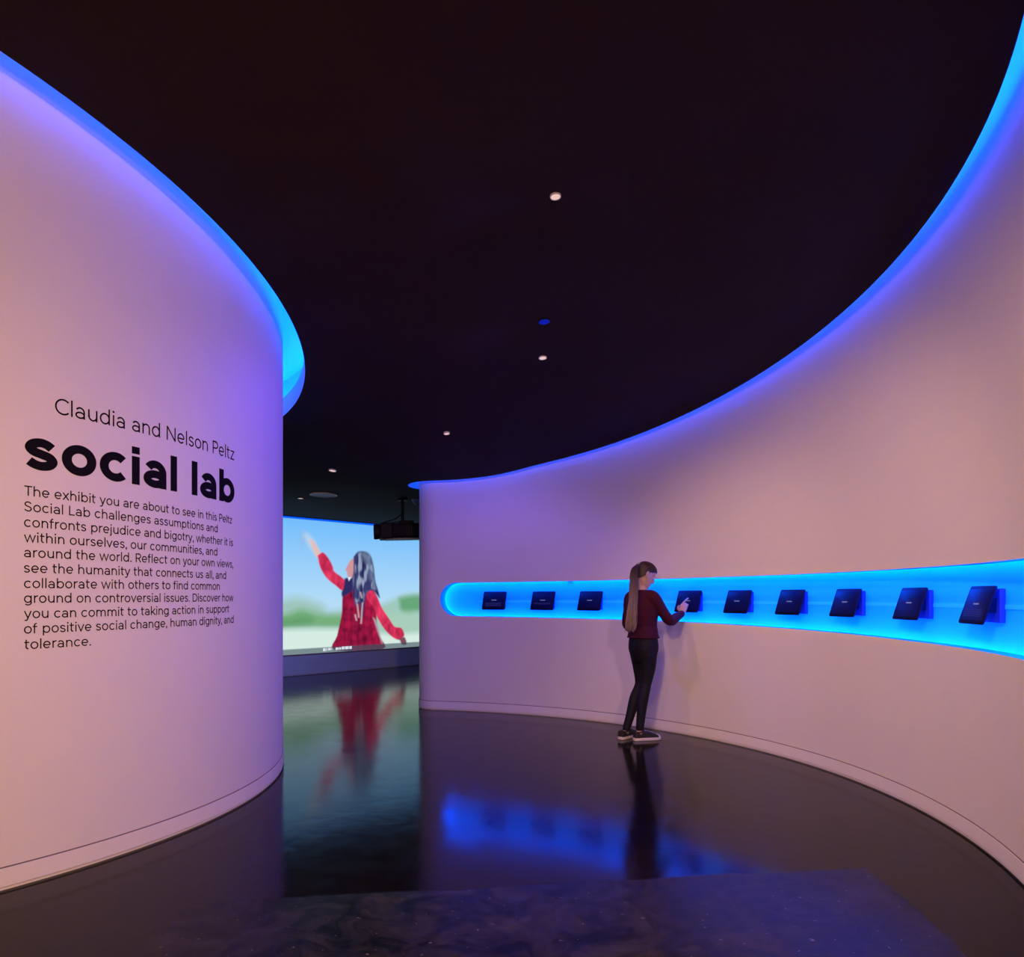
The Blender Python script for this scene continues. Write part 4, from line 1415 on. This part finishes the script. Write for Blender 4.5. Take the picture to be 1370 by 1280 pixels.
bmesh.ops.solidify(bm, geom=bm.faces[:], thickness=0.010)
hair = obj('hair', bm, M_HAIR, person, 180, world_space=True)

rnd = random.Random(11)
tie = HP(-0.098, 0.004, 0.058)
bm = bmesh.new()
for k in range(70):                                           # locks swept back over the skull to the tie
    a_ = R(rnd.uniform(-115, 115))
    x0 = 0.072 * math.cos(a_) if abs(a_) < 1.6 else 0.05 * math.cos(a_)
    y0 = 0.078 * math.sin(a_); z0 = rnd.uniform(0.045, 0.075) if x0 > 0.0 else rnd.uniform(0.03, 0.06) if x0 > -0.035 else rnd.uniform(-0.04, 0.05)
    pts = []
    for t in (0.0, 0.35, 0.7, 1.0):
        x = x0 + (-0.104 - x0) * t; y = y0 * (1 - t) + 0.004 * t; z = z0 + (0.060 - z0) * t
        r_in = math.sqrt((x / 0.105) ** 2 + (y / 0.083) ** 2 + (z / 0.122) ** 2)
        s_ = 1.0 / max(r_in, 0.2) if t < 0.95 else 1.0
        pts.append(HP(x * s_, y * s_, z * s_))
    add_tube(bm, smooth_pts(pts, 4), [0.0052] * 12 + [0.004], 6)
obj('swept_locks', bm, M_HAIR, hair, 180, world_space=True)
bm = bmesh.new()
add_tube(bm, [tie + Vector((0.006, 0.0, 0.006)), tie + Vector((-0.016, -0.004, -0.006))], 0.0175, 16)
obj('hair_tie', bm, M_TIE, hair, 180, world_space=True)
bm = bmesh.new()
spine = [tie, at(849.8, 759.5, 7.045), at(847.6, 768, 7.01), at(847.0, 784, 6.975), at(846.4, 800, 6.96), at(845.2, 817, 6.955), at(844.0, 833, 6.96), at(842.8, 846, 6.965)]
wid = [0.011, 0.021, 0.028, 0.031, 0.034, 0.041, 0.048, 0.046]
for k in range(130):
    u_ = rnd.uniform(-1, 1); d_ = rnd.uniform(-1, 1); ph = rnd.uniform(0, 6.28)
    end = rnd.uniform(0.86, 1.0) if rnd.random() < 0.75 else rnd.uniform(0.65, 0.9)
    pts = []
    for i, c_ in enumerate(spine):
        t = i / (len(spine) - 1)
        if t > end + 0.10: break
        wob_ = 0.009 * math.sin(ph + t * 8)
        pts.append(c_ + Vector((1, 0.25, 0)) * (u_ * wid[i] + wob_) + Vector((0.25, -1, 0)) * (d_ * wid[i] * 0.35 * math.sqrt(max(0, 1 - u_ * u_)) + 0.012))
    if end < 1: pts[-1] = pts[-2] + (pts[-1] - pts[-2]) * rnd.uniform(0.5, 1.0)
    P = smooth_pts(pts, 4)
    n_ = len(P)
    add_tube(bm, P, [0.0050 * (1 - 0.75 * (i / (n_ - 1)) ** 2.5) for i in range(n_)], 5)
obj('ponytail', bm, M_HAIR, hair, 180, world_space=True)
